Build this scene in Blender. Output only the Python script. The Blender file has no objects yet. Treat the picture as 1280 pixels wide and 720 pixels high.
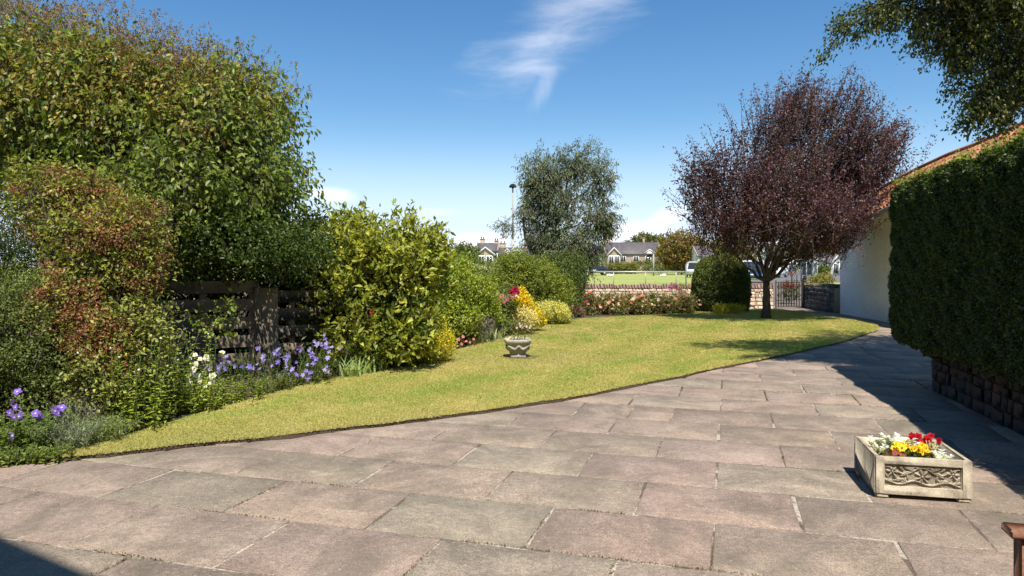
import bpy, math, random
import numpy as np
from mathutils import Vector, Matrix, noise as mnoise
from mathutils.geometry import tessellate_polygon

sc = bpy.context.scene
COL = sc.collection
PI = math.pi
F, H, HZ, CX = 900.0, 1.5, 332.0, 640.0
TH = math.radians(16.8)
CA, SA = math.cos(TH), math.sin(TH)
AX = np.array([CA, -SA, 0.0]); BX = np.array([SA, CA, 0.0])

def G(px, py):
    d = H * F / (py - HZ)
    return np.array([(px - CX) / F * d, d, 0.0])
def P(px, py, d):
    return np.array([(px - CX) / F * d, d, H + (HZ - py) / F * d])
def UV(u, v, z=0.0):
    return np.array([u * CA + v * SA, -u * SA + v * CA, z])
def rngs(s): return np.random.default_rng(s)
def nrm(a): return a / np.maximum(np.linalg.norm(a, axis=-1, keepdims=True), 1e-9)

# ---------------------------------------------------------------- materials
def newmat(name):
    m = bpy.data.materials.new(name); m.use_nodes = True
    nt = m.node_tree; nt.nodes.clear()
    out = nt.nodes.new('ShaderNodeOutputMaterial')
    return m, nt, out
def N(nt, t, **k):
    n = nt.nodes.new(t)
    for a, b in k.items():
        if a in n.inputs: n.inputs[a].default_value = b
        else: setattr(n, a, b)
    return n
def L(nt, a, b): nt.links.new(a, b)
def rgba(c): return (c[0], c[1], c[2], 1.0)
def ramp(nt, src, stops):
    r = nt.nodes.new('ShaderNodeValToRGB')
    el = r.color_ramp.elements
    while len(el) < len(stops): el.new(0.5)
    for e, (p, c) in zip(el, stops):
        e.position = p; e.color = rgba(c) if not isinstance(c, float) else (c, c, c, 1)
    L(nt, src, r.inputs[0]); return r.outputs[0]
def mixc(nt, a, b, fac, mode='MIX'):
    m = nt.nodes.new('ShaderNodeMix'); m.data_type = 'RGBA'; m.blend_type = mode
    for s, v in ((m.inputs[0], fac), (m.inputs[6], a), (m.inputs[7], b)):
        if hasattr(v, 'is_linked') or hasattr(v, 'links'): L(nt, v, s)
        elif isinstance(v, (tuple, list)): s.default_value = rgba(v)
        else: s.default_value = v
    return m.outputs[2]
def tex(nt, scale, detail=4, rough=.6, coord=None, vec=None, dist=0.0):
    n = N(nt, 'ShaderNodeTexNoise'); n.inputs['Scale'].default_value = scale
    n.inputs['Detail'].default_value = detail; n.inputs['Roughness'].default_value = rough
    n.inputs['Distortion'].default_value = dist
    if vec is None:
        g = N(nt, 'ShaderNodeNewGeometry'); vec = g.outputs['Position']
    L(nt, vec, n.inputs['Vector']); return n.outputs['Fac']

def leaf_mat(name, trans=.35, rough=.42, spec=.5):
    m, nt, out = newmat(name)
    a = N(nt, 'ShaderNodeAttribute'); a.attribute_name = 'Col'
    p = N(nt, 'ShaderNodeBsdfPrincipled'); p.inputs['Roughness'].default_value = rough
    p.inputs['Specular IOR Level'].default_value = spec
    L(nt, a.outputs['Color'], p.inputs['Base Color'])
    t = N(nt, 'ShaderNodeBsdfTranslucent')
    L(nt, mixc(nt, a.outputs['Color'], (1.7, 1.65, .7), 1.0, 'MULTIPLY'), t.inputs['Color'])
    mx = N(nt, 'ShaderNodeMixShader'); mx.inputs[0].default_value = trans
    L(nt, p.outputs[0], mx.inputs[1]); L(nt, t.outputs[0], mx.inputs[2]); L(nt, mx.outputs[0], out.inputs[0])
    return m
def surf_mat(name, c1, c2, scale=8.0, rough=.85, bump=.3, bscale=None, attr=False, fine=None, c3=None, spec=.3, bdist=.01):
    """two or three colours through noise, optional per-piece colour from the mesh"""
    m, nt, out = newmat(name)
    p = N(nt, 'ShaderNodeBsdfPrincipled'); p.inputs['Roughness'].default_value = rough
    p.inputs['Specular IOR Level'].default_value = spec
    st = [(.3, c1), (.7, c2)]
    if c3: st = [(.28, c1), (.5, c2), (.72, c3)]
    c = ramp(nt, tex(nt, scale, 6, .65), st)
    if attr:
        a = N(nt, 'ShaderNodeAttribute'); a.attribute_name = 'Col'
        c = mixc(nt, c, a.outputs['Color'], 1.0, 'MULTIPLY')
    f = tex(nt, fine or scale * 9, 3, .7)
    c = mixc(nt, c, ramp(nt, f, [(.3, (.72, .72, .72)), (.7, (1.25, 1.25, 1.25))]), 1.0, 'MULTIPLY')
    L(nt, c, p.inputs['Base Color'])
    if bump:
        b = N(nt, 'ShaderNodeBump'); b.inputs['Strength'].default_value = bump; b.inputs['Distance'].default_value = bdist
        L(nt, tex(nt, bscale or scale * 5, 6, .7), b.inputs['Height']); L(nt, b.outputs[0], p.inputs['Normal'])
    L(nt, p.outputs[0], out.inputs[0])
    return m
def plain(name, c, rough=.5, metal=0.0, spec=.5):
    m, nt, out = newmat(name)
    p = N(nt, 'ShaderNodeBsdfPrincipled'); p.inputs['Roughness'].default_value = rough
    p.inputs['Metallic'].default_value = metal; p.inputs['Specular IOR Level'].default_value = spec
    c2 = tuple(x * .8 for x in c)
    L(nt, ramp(nt, tex(nt, 6, 4), [(.3, c2), (.7, c)]), p.inputs['Base Color'])
    L(nt, p.outputs[0], out.inputs[0]); return m

M = {}
M['leaf'] = leaf_mat('leaf', .38, .5, .25)
M['leaf_gloss'] = leaf_mat('leaf_gloss', .38, .42, .35)
M['leaf_matt'] = leaf_mat('leaf_matt', .3, .7, .2)
M['petal'] = leaf_mat('petal', .35, .6, .2)
M['grass'] = leaf_mat('grass', .35, .6, .25)
M['bark'] = surf_mat('bark', (.045, .035, .026), (.11, .09, .07), 14, .9, .8, 40)
M['bark_grey'] = surf_mat('bark_grey', (.12, .1, .08), (.26, .23, .19), 9, .85, .5, 30)
M['soil'] = surf_mat('soil', (.045, .031, .021), (.12, .085, .058), 12, .95, 1.0, 60, bdist=.03)
M['stone'] = surf_mat('rubble', (.75, .75, .75), (1.1, 1.08, 1.05), 9, .9, .7, 30, attr=True)
M['mortar'] = surf_mat('mortar', (.34, .27, .2), (.5, .41, .31), 12, .95, .6, 50)
M['cast'] = surf_mat('cast_stone', (.17, .14, .10), (.38, .32, .235), 9, .9, .6, 90, c3=(.5, .44, .335), fine=160, bdist=.006)
M['urnstone'] = surf_mat('weathered_urn', (.26, .235, .195), (.5, .46, .39), 9, .9, .6, 60, fine=120)
M['render_white'] = surf_mat('white_render', (.70, .68, .62), (.79, .77, .71), 1.2, .9, .35, 25, fine=30)
M['white'] = plain('white_paint', (.78, .78, .76), .5)
M['wood_dark'] = surf_mat('weathered_wood', (.13, .10, .07), (.25, .195, .14), 5, .85, .5, 50)
M['wood_bench'] = surf_mat('bench_wood', (.13, .055, .03), (.22, .10, .055), 7, .5, .3, 60)
M['tile'] = surf_mat('clay_tile', (.27, .10, .05), (.40, .17, .085), 1.5, .8, .4, 25, attr=True, c3=(.44, .23, .13))
M['slate'] = surf_mat('slate', (.085, .075, .075), (.15, .13, .13), 1.5, .6, .3, 8)
M['farstone'] = surf_mat('far_stone', (.33, .25, .18), (.50, .40, .30), 1.2, .9, .3, 6)
M['farwhite'] = surf_mat('far_white', (.6, .58, .54), (.74, .72, .68), .6, .9, .1, 4)
M['iron'] = plain('iron', (.02, .016, .014), .8, 0.0, .2)
M['galv'] = plain('galvanised', (.45, .46, .46), .45, .3)
M['glass'] = plain('dark_glass', (.03, .035, .04), .08)
M['tyre'] = plain('tyre', (.02, .02, .02), .8)
M['asphalt'] = surf_mat('asphalt', (.11, .105, .10), (.17, .16, .155), 3, .95, .3, 60)
M['car_blue'] = plain('car_blue', (.03, .07, .2), .25)
M['car_dark'] = plain('car_dark', (.03, .032, .036), .25)
M['car_white'] = plain('car_white', (.75, .75, .75), .3)
M['concrete'] = surf_mat('concrete_pole', (.33, .31, .27), (.45, .42, .37), 5, .9, .2, 40)

# patio slabs: colour of the slab from the mesh, mottling and lichen from noise
def slab_mat():
    m, nt, out = newmat('sandstone_paving')
    p = N(nt, 'ShaderNodeBsdfPrincipled'); p.inputs['Roughness'].default_value = .85
    p.inputs['Specular IOR Level'].default_value = .3
    a = N(nt, 'ShaderNodeAttribute'); a.attribute_name = 'Col'
    c = a.outputs['Color']
    c = mixc(nt, c, ramp(nt, tex(nt, 2.6, 6, .68, dist=.6), [(.32, (.70, .69, .68)), (.5, (.97, .96, .95)), (.68, (1.2, 1.19, 1.16))]), 1.0, 'MULTIPLY')
    c = mixc(nt, c, ramp(nt, tex(nt, 26, 6, .8), [(.36, (.74, .73, .72)), (.5, (.98, .98, .98)), (.64, (1.22, 1.21, 1.19))]), 1.0, 'MULTIPLY')
    c = mixc(nt, c, ramp(nt, tex(nt, 120, 3, .7), [(.36, (.62, .62, .62)), (.64, (1.34, 1.34, 1.34))]), 1.0, 'MULTIPLY')
    g = ramp(nt, tex(nt, 1.1, 5, .7, dist=1.0), [(.46, 0.0), (.64, .6)])
    c = mixc(nt, c, (.125, .108, .08), g)                      # algae stain
    sp = ramp(nt, tex(nt, 48, 2, .55), [(.66, 0.0), (.72, .7)])
    c = mixc(nt, c, (.46, .42, .36), sp)                       # pale lichen spots
    sp = ramp(nt, tex(nt, 30, 2, .5), [(.24, .6), (.30, 0.0)])
    c = mixc(nt, c, (.09, .08, .065), sp)
    L(nt, c, p.inputs['Base Color'])
    b = N(nt, 'ShaderNodeBump'); b.inputs['Strength'].default_value = .8; b.inputs['Distance'].default_value = .010
    L(nt, tex(nt, 14, 8, .78), b.inputs['Height'])
    L(nt, b.outputs[0], p.inputs['Normal']); L(nt, p.outputs[0], out.inputs[0])
    return m
M['slab'] = slab_mat()
def joint_mat():
    m, nt, out = newmat('pointing')
    p = N(nt, 'ShaderNodeBsdfPrincipled'); p.inputs['Roughness'].default_value = .95
    k = ramp(nt, tex(nt, 1.6, 8, .78), [(.47, 0.0), (.55, 1.0)])
    c = mixc(nt, (.12, .09, .065), (.42, .37, .30), k)
    c = mixc(nt, c, ramp(nt, tex(nt, 45, 4, .7), [(.35, (.55, .5, .45)), (.6, (1.1, 1.1, 1.1))]), 1.0, 'MULTIPLY')
    L(nt, c, p.inputs['Base Color']); L(nt, p.outputs[0], out.inputs[0]); return m
M['joint'] = joint_mat()
def lawn_mat():
    m, nt, out = newmat('lawn_turf')
    p = N(nt, 'ShaderNodeBsdfPrincipled'); p.inputs['Roughness'].default_value = .9
    p.inputs['Specular IOR Level'].default_value = .1
    c = ramp(nt, tex(nt, .9, 5, .65, dist=.4), [(.3, (.23, .26, .055)), (.5, (.34, .31, .09)), (.7, (.42, .35, .13))])
    c = mixc(nt, c, ramp(nt, tex(nt, 30, 5, .8), [(.3, (.6, .6, .6)), (.7, (1.3, 1.3, 1.25))]), 1.0, 'MULTIPLY')
    L(nt, c, p.inputs['Base Color'])
    b = N(nt, 'ShaderNodeBump'); b.inputs['Strength'].default_value = .8; b.inputs['Distance'].default_value = .02
    L(nt, tex(nt, 70, 5, .8), b.inputs['Height']); L(nt, b.outputs[0], p.inputs['Normal'])
    L(nt, p.outputs[0], out.inputs[0]); return m
M['lawn'] = lawn_mat()
M['field'] = surf_mat('field_grass', (.19, .25, .05), (.30, .33, .085), .12, .95, .4, 8, fine=2.5, c3=(.34, .33, .12))
M['track'] = surf_mat('gravel_track', (.10, .08, .06), (.17, .14, .11), 2, .95, .3, 20)
M['verge'] = surf_mat('dry_verge', (.2, .16, .1), (.33, .27, .18), .8, .95, .3, 10)

# ---------------------------------------------------------------- mesh helpers
ORG = {}
def raw(name, V, faces_flat, sizes, mat, cols=None, smooth=False):
    me = bpy.data.meshes.new(name)
    V = np.asarray(V, dtype=np.float32).reshape(-1, 3)
    ff = np.asarray(faces_flat, dtype=np.int32).ravel(); sizes = np.asarray(sizes, dtype=np.int32)
    me.vertices.add(len(V)); me.vertices.foreach_set('co', V.ravel())
    me.loops.add(len(ff)); me.loops.foreach_set('vertex_index', ff)
    me.polygons.add(len(sizes))
    st = np.concatenate([[0], np.cumsum(sizes)[:-1]]).astype(np.int32)
    me.polygons.foreach_set('loop_start', st); me.polygons.foreach_set('loop_total', sizes)
    if smooth: me.polygons.foreach_set('use_smooth', np.ones(len(sizes), dtype=bool))
    if cols is not None:
        at = me.color_attributes.new('Col', 'FLOAT_COLOR', 'POINT')
        c4 = np.ones((len(V), 4), dtype=np.float32); c4[:, :3] = cols
        at.data.foreach_set('color', c4.ravel())
    me.materials.append(mat); me.update(calc_edges=True)
    return me
def link(name, me, parent=None):
    o = bpy.data.objects.new(name, me); COL.objects.link(o)
    if parent is not None: o.parent = parent; ORG[o.name] = ORG.get(parent.name, np.zeros(3))
    return o
def tag(o, label=None, cat=None, group=None, kind=None):
    if label: o['label'] = label
    if cat: o['category'] = cat
    if group: o['group'] = group
    if kind: o['kind'] = kind
    return o
def thing(name, label, cat, loc, group=None):
    o = bpy.data.objects.new(name, None); COL.objects.link(o)
    o.empty_display_size = .1
    o.location = tuple(float(x) for x in loc); ORG[o.name] = np.array([float(x) for x in loc])
    return tag(o, label, cat, group)
class MB:
    def __init__(s): s.v = []; s.f = []; s.c = []; s.n = 0
    def add(s, V, Fs, col=(1, 1, 1)):
        V = np.asarray(V, float).reshape(-1, 3)
        s.v.append(V); s.f += [tuple(i + s.n for i in f) for f in Fs]
        c = np.asarray(col, float)
        s.c.append(np.broadcast_to(c, (len(V), 3)) if c.ndim == 1 else c); s.n += len(V)
        return s
    def build(s, name, mat, parent=None, smooth=False, origin=None, cols=True):
        V = np.concatenate(s.v)
        org = ORG.get(parent.name, np.zeros(3)) if parent is not None else (np.zeros(3) if origin is None else np.asarray(origin, float))
        me = raw(name, V - org, [i for f in s.f for i in f], [len(f) for f in s.f], mat, np.concatenate(s.c) if cols else None, smooth)
        o = link(name, me, parent)
        if parent is None: o.location = tuple(org)
        ORG[o.name] = org
        return o
    def box(s, c, sz, rot=0.0, col=(1, 1, 1), bev=0.0, tilt=None):
        hx, hy, hz = sz[0] / 2, sz[1] / 2, sz[2] / 2
        if bev <= 0:
            V = np.array([(x, y, z) for x in (-hx, hx) for y in (-hy, hy) for z in (-hz, hz)])
            Fs = [(0, 1, 3, 2), (4, 6, 7, 5), (0, 4, 5, 1), (2, 3, 7, 6), (0, 2, 6, 4), (1, 5, 7, 3)]
        else:
            b = min(bev, hx * .9, hy * .9, hz * .9)
            V = []; idx = {}
            for sx in (-1, 1):
                for sy in (-1, 1):
                    for sz_ in (-1, 1):
                        for a in range(3):
                            q = [sx * (hx - b), sy * (hy - b), sz_ * (hz - b)]
                            q[a] = (sx * hx, sy * hy, sz_ * hz)[a]
                            idx[(sx, sy, sz_, a)] = len(V); V.append(q)
            V = np.array(V); Fs = []
            for a in range(3):
                o1, o2 = [k for k in range(3) if k != a]
                for sgn in (-1, 1):
                    q = []
                    for (p1, p2) in ((-1, -1), (1, -1), (1, 1), (-1, 1)):
                        k = [0, 0, 0]; k[a] = sgn; k[o1] = p1; k[o2] = p2; q.append(idx[(k[0], k[1], k[2], a)])
                    Fs.append(tuple(q))
            for a in range(3):
                o1, o2 = [k for k in range(3) if k != a]
                for p1 in (-1, 1):
                    for p2 in (-1, 1):
                        k0 = [0, 0, 0]; k0[a] = -1; k0[o1] = p1; k0[o2] = p2
                        k1 = list(k0); k1[a] = 1
                        Fs.append((idx[(*k0, o1)], idx[(*k1, o1)], idx[(*k1, o2)], idx[(*k0, o2)]))
            for sx in (-1, 1):
                for sy in (-1, 1):
                    for sz_ in (-1, 1): Fs.append((idx[(sx, sy, sz_, 0)], idx[(sx, sy, sz_, 1)], idx[(sx, sy, sz_, 2)]))
        if tilt is not None: V = V @ np.array(Matrix.Rotation(tilt[0], 3, tilt[1])).T
        cr, sr = math.cos(rot), math.sin(rot)
        V = V @ np.array([[cr, sr, 0], [-sr, cr, 0], [0, 0, 1]])
        return s.add(V + np.asarray(c, float), Fs, col)
    def tube(s, pts, rad, n=6, col=(1, 1, 1), cap=True):
        pts = np.asarray(pts, float); k = len(pts)
        rad = np.broadcast_to(np.asarray(rad, float), (k,))
        t = np.gradient(pts, axis=0); t = nrm(t)
        ref = np.array([0.0, 0, 1.0]) if abs(t[0][2]) < .9 else np.array([1.0, 0, 0])
        V = []
        u = nrm(np.cross(t[0], ref))
        for i in range(k):
            u = nrm(u - t[i] * np.dot(u, t[i])); w = np.cross(t[i], u)
            for j in range(n):
                a = 2 * PI * j / n; V.append(pts[i] + rad[i] * (math.cos(a) * u + math.sin(a) * w))
        Fs = [(i * n + j, i * n + (j + 1) % n, (i + 1) * n + (j + 1) % n, (i + 1) * n + j) for i in range(k - 1) for j in range(n)]
        if cap: Fs += [tuple(range(n))[::-1], tuple((k - 1) * n + j for j in range(n))]
        return s.add(V, Fs, col)
    def lathe(s, c, prof, n=24, col=(1, 1, 1), sq=0.0, rot=0.0):
        V = []
        for (r, z) in prof:
            for j in range(n):
                a = 2 * PI * j / n
                ca, sa = math.cos(a), math.sin(a)
                k = 1.0
                if sq: k = (abs(ca) ** sq + abs(sa) ** sq) ** (-1.0 / sq)
                V.append((c[0] + r * k * math.cos(a + rot), c[1] + r * k * math.sin(a + rot), c[2] + z))
        m = len(prof)
        Fs = [(i * n + j, i * n + (j + 1) % n, (i + 1) * n + (j + 1) % n, (i + 1) * n + j) for i in range(m - 1) for j in range(n)]
        Fs += [tuple(range(n))[::-1], tuple((m - 1) * n + j for j in range(n))]
        return s.add(V, Fs, col)
    def prism(s, poly, z0, z1, col=(1, 1, 1)):
        k = len(poly)
        V = [(p[0], p[1], z0) for p in poly] + [(p[0], p[1], z1) for p in poly]
        Fs = [tuple(range(k))[::-1], tuple(range(k, 2 * k))] + [(i, (i + 1) % k, k + (i + 1) % k, k + i) for i in range(k)]
        return s.add(V, Fs, col)
def sheet(name, poly, z, mat, kind='structure', label=None):
    pts = [Vector((p[0], p[1], 0)) for p in poly]
    tris = tessellate_polygon([pts])
    mb = MB(); V = [(p[0], p[1], z) for p in poly]; fs = []
    for t in tris:
        a, b, c = [np.array(V[i]) for i in t]
        fs.append(tuple(t) if np.cross(b - a, c - a)[2] > 0 else tuple(t)[::-1])
    mb.add(V, fs)
    o = mb.build(name, mat, cols=False); o['kind'] = kind
    if label: o['label'] = label
    return o
def inpoly(x, y, poly):
    inside = np.zeros(len(x), bool); n = len(poly); j = n - 1
    for i in range(n):
        xi, yi = poly[i][0], poly[i][1]; xj, yj = poly[j][0], poly[j][1]
        c = ((yi > y) != (yj > y)) & (x < (xj - xi) * (y - yi) / (yj - yi + 1e-12) + xi)
        inside ^= c; j = i
    return inside
def snoise(p, seed, f=1.0):
    """cheap smooth noise, about -1..1"""
    r = rngs(seed); o = np.zeros(len(p))
    for k in range(7):
        w = r.normal(size=3) * f * (1 + .5 * k); ph = r.uniform(0, 6.28)
        o += np.sin(p @ w + ph) / (1 + .35 * k)
    return o / 2.6

GK = np.array([1.75, 1.5, 1.2])
# ---------------------------------------------------------------- foliage
def leafmesh(name, p, d, n, Ls, Ws, cols, mat, org, fold=.25, mid=.45):
    """one folded, pointed leaf per row: two triangles meeting at the midrib"""
    d = nrm(d); n = nrm(n - d * np.sum(n * d, axis=1, keepdims=True)); s = np.cross(d, n)
    Ls = Ls[:, None]; Ws = Ws[:, None]
    V = np.stack([p, p + d * Ls * mid + s * Ws * .5 + n * Ws * fold, p + d * Ls - n * Ls * .12, p + d * Ls * mid - s * Ws * .5 + n * Ws * fold], axis=1)
    k = len(p); b = (np.arange(k) * 4)[:, None]
    fs = np.concatenate([b + np.array([0, 1, 2]), b + np.array([0, 2, 3])], axis=1)
    return raw(name, V.reshape(-1, 3) - org, fs.ravel(), np.full(2 * k, 3), mat, np.repeat(cols, 4, axis=0))
def lob(px, py, rx, ry, d, dd=0.0, rd=None):
    """an ellipsoid of foliage that fills this much of the view at distance d"""
    c = P(px, py, d + dd); k = (d + dd) / F
    R = np.array([rx * k, (rd if rd else .5 * (rx + ry) * k), ry * k])
    return c, R
def sample(lobes, n, r, shell=.6, lump=.12, gaps=0.0, seed=1, zmin=.03):
    w = np.array([(R[0] * R[1] * R[2]) ** .667 for c, R in lobes]); w /= w.sum()
    i = r.choice(len(lobes), n, p=w)
    C = np.array([c for c, R in lobes])[i]; RR = np.array([R for c, R in lobes])[i]
    u = nrm(r.normal(size=(n, 3)))
    rad = shell + (1 - shell) * r.random(n) ** .6
    rad *= 1 + lump * (snoise(u * 2.2 + C * .7, seed, 1.3) + .6 * snoise(u * 5.5 + C, seed + 40, 1.5))
    p = C + u * RR * rad[:, None]
    out = nrm(u / RR)
    ok = p[:, 2] > zmin
    if gaps: ok &= snoise(p, seed + 9, 2.2 / max(.3, float(np.mean(RR)))) > (-1.0 + gaps)
    return p[ok], out[ok]
def lumpy(lobes, n, rad, seed, shrink=.86):
    """knobs of growth standing out of the lobes, so that light and dark clumps form"""
    r = rngs(seed); o = [(c, R * shrink) for c, R in lobes]; w = np.array([(R[0] * R[2]) for c, R in lobes]); w /= w.sum()
    for i in r.choice(len(lobes), n, p=w):
        c, R = lobes[i]; u = r.normal(size=3); u[1] = -abs(u[1]) if r.random() < .75 else u[1]; u[2] += .25; u /= np.linalg.norm(u)
        k = rad * r.uniform(.55, 1.35); o.append((c + u * (R - k * .55) , np.array([k * 1.15, k, k * .8])))
    return [(c, R) for c, R in o if c[2] > .05]
def palette(pal, n, r, jit=.22, bias=None):
    pal = np.array([c[:3] for c in pal], float)
    a = pal[r.integers(0, len(pal), n)]; b = pal[r.integers(0, len(pal), n)]
    t = r.random(n)[:, None]
    c = a * t + b * (1 - t)
    return c * (1 + jit * r.normal(size=(n, 1))).clip(.45, 1.7)
def foliage(name, lobes, ntw, per, tl, Ll, Wl, pal, seed, mat='leaf', parent=None, focus=None, shell=.6, gaps=0.0, lump=.12,
            up=.3, droop=.2, nup=.6, nout=.5, jit=.03, spread=.8, stems=None, pal2=None, p2=None, origin=None, fold=.25, stem_r=.004, gk=True, back=0.0, tj=0.0, p2z=None):
    r = rngs(seed)
    p, out = sample(lobes, ntw, r, shell, lump, gaps, seed)
    n = len(p)
    t = (nrm(p - focus) if focus is not None else out) + r.normal(size=(n, 3)) * .45
    t[:, 2] += up; t = nrm(t)
    tls = tl * (.5 + r.random(n))
    u = (np.arange(per) + .5) / per
    q = p[:, None, :] + t[:, None, :] * (tls[:, None, None] * (u[None, :, None] + tj * r.normal(size=(n, per, 1)) - back)) + r.normal(size=(n, per, 3)) * jit
    d = t[:, None, :] * .55 + r.normal(size=(n, per, 3)) * spread + np.array([0, 0, -droop])
    nn = out[:, None, :] * nout + np.array([0, 0, nup]) + r.normal(size=(n, per, 3)) * .55
    k = n * per
    tw = palette(pal, n, r, .12)
    if pal2 is not None:
        sel = (snoise(p, seed + 3, 1.6) + r.normal(size=n) * .5) > (1 - 2 * p2)
        if p2z is not None: sel &= p[:, 2] + .3 * r.normal(size=n) > p2z
        tw[sel] = palette(pal2, int(sel.sum()), r, .15)
    c = (GK if gk and mat.startswith('leaf') else 1.0) * np.repeat(tw, per, axis=0) * (1 + .22 * r.normal(size=(k, 1))).clip(.5, 1.6)
    Ls = Ll * (.6 + .7 * r.random(k)); Ws = Wl * (.7 + .5 * r.random(k))
    org = ORG[parent.name] if parent is not None else (np.zeros(3) if origin is None else np.asarray(origin, float))
    q = q.reshape(-1, 3); ok = q[:, 2] > .01
    me = leafmesh(name, q[ok], d.reshape(-1, 3)[ok], nn.reshape(-1, 3)[ok], Ls[ok], Ws[ok], c[ok].clip(0, 1), M[mat], org, fold)
    o = link(name, me, parent)
    if parent is None: o.location = tuple(org)
    ORG[o.name] = org
    if stems:
        # thin three-sided stems under every few sprays
        s0 = p - t * tls[:, None] * (.6 + back * .4); s1 = p + t * tls[:, None] * (.9 - back)
        a = nrm(np.cross(t, r.normal(size=(n, 3)))); b = np.cross(t, a)
        ring = [a, -.5 * a + .87 * b, -.5 * a - .87 * b]
        V = np.stack([s0 + g * stem_r for g in ring] + [s1 + g * stem_r * .4 for g in ring], axis=1)
        base = (np.arange(n) * 6)[:, None]
        fs = np.concatenate([base + np.array([0, 1, 4, 3]), base + np.array([1, 2, 5, 4]), base + np.array([2, 0, 3, 5])], axis=1)
        me = raw('twigs', V.reshape(-1, 3) - org, fs.ravel(), np.full(3 * n, 4), M[stems], np.ones((6 * n, 3)))
        link('twigs', me, parent)
    return o
def wood(parent, base, fork, targets, r0, seed, mat='bark', sub=None, name='trunk', k=.5, trunk_pts=None):
    r = rngs(seed); mb = MB()
    base = np.array(base, float); fork = np.array(fork, float)
    t = np.linspace(0, 1, 7)[:, None]
    tp = base + (fork - base) * t + np.concatenate([np.zeros((1, 3)), r.normal(size=(5, 3)) * r0 * .09, np.zeros((1, 3))])
    if trunk_pts is not None: tp = np.array(trunk_pts)
    rr = np.linspace(1.0, .72, len(tp)) * r0; rr[0] *= 1.35; rr[1] *= 1.08
    mb.tube(tp, rr, 10)
    prim = []
    for g in targets:
        g = np.array(g, float); m = 8; s = np.linspace(0, 1, m)[:, None]
        ctrl = fork + (g - fork) * np.array([.45, .45, .38]) + r.normal(size=3) * .12 * np.linalg.norm(g - fork)
        q = (1 - s) ** 2 * fork + 2 * s * (1 - s) * ctrl + s ** 2 * g
        q[1:-1] += r.normal(size=(m - 2, 3)) * .02 * np.linalg.norm(g - fork)
        mb.tube(q, np.linspace(r0 * k, r0 * .07, m), 6); prim.append(q)
    for g in (sub if sub is not None else []):
        g = np.array(g, float)
        best = min(prim, key=lambda q: np.min(np.linalg.norm(q[3:] - g, axis=1)))
        i = 2 + int(np.argmin(np.linalg.norm(best[2:7] - g, axis=1))); st = best[i]
        s = np.linspace(0, 1, 6)[:, None]
        q = st + (g - st) * s; q[1:-1] += r.normal(size=(4, 3)) * .05 * np.linalg.norm(g - st)
        mb.tube(q, np.linspace(r0 * .16, r0 * .03, 6), 5)
    return mb.build(name, M[mat], parent, smooth=True, cols=False)
def bloom_mesh(name, cin, cout, R=.02, petals=5, w=.8, cup=.35, layers=1, heart=None, seed=1, mat='petal'):
    r = rngs(seed); p = []; d = []; n = []; Ls = []; Ws = []; c = []
    for l in range(layers):
        sc_ = 1 - .28 * l
        for i in range(petals):
            a = 2 * PI * (i + .5 * l) / petals + r.normal() * .08
            up = cup + .45 * l
            dd = np.array([math.cos(a), math.sin(a), up]); p.append((0, 0, .002 * l)); d.append(dd)
            n.append((-up * math.cos(a), -up * math.sin(a), 1)); Ls.append(R * sc_ * (1 + .1 * r.normal())); Ws.append(R * w * sc_)
            c.append(np.array(cout) * (1 - .15 * l) * (1 + .1 * r.normal()))
    if heart:
        for i in range(4):
            a = PI / 2 * i; p.append((0, 0, R * .12)); d.append((math.cos(a), math.sin(a), .5)); n.append((0, 0, 1)); Ls.append(R * .3); Ws.append(R * .3); c.append(heart)
    return leafmesh(name, np.array(p, float), np.array(d, float), np.array(n, float), np.array(Ls), np.array(Ws), np.clip(np.array(c, float), 0, 1), M[mat], np.zeros(3), .12, .62)
def put(name, me, parent, loc, rot=(0, 0, 0), s=1.0):
    o = bpy.data.objects.new(name, me); COL.objects.link(o); o.parent = parent
    o.location = tuple(np.asarray(loc, float) - ORG[parent.name]); o.rotation_euler = rot; o.scale = (s, s, s)
    return o
def faceme(r, tilt=.9):
    """a bloom tipped towards the light, each a little differently"""
    return (tilt + r.normal() * .35, r.normal() * .3, r.normal() * .5)
def straps(name, base, n, length, width, pal, seed, parent, lean=.5, spread=.06, mat='leaf', segs=4):
    """long arching leaves from one crown"""
    r = rngs(seed); V = []; fs = []; cs = []
    for i in range(n):
        a = r.uniform(0, 2 * PI); b = np.array(base) + np.array([r.normal() * spread, r.normal() * spread, 0])
        ll = length * r.uniform(.6, 1.1); ln = lean * r.uniform(.3, 1.2)
        h = np.array([math.cos(a), math.sin(a), 0]); sd = np.array([-math.sin(a + r.normal() * .7), math.cos(a + r.normal() * .7), 0])
        col = palette(pal, 1, r, .15)[0].clip(0, 1); o0 = len(V)
        for k in range(segs + 1):
            t = k / segs; q = b + h * ll * ln * t * t + np.array([0, 0, ll * (t - .35 * ln * t * t * t)])
            w = width * (1 - t ** 3) * .5 + .0006
            V += [q - sd * w, q + sd * w]; cs += [col, col]
        for k in range(segs): fs += [o0 + 2 * k, o0 + 2 * k + 1, o0 + 2 * k + 3, o0 + 2 * k + 2]
    org = ORG[parent.name]
    me = raw(name, np.array(V) - org, fs, np.full(len(fs) // 4, 4), M[mat], np.array(cs))
    return link(name, me, parent)

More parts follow.
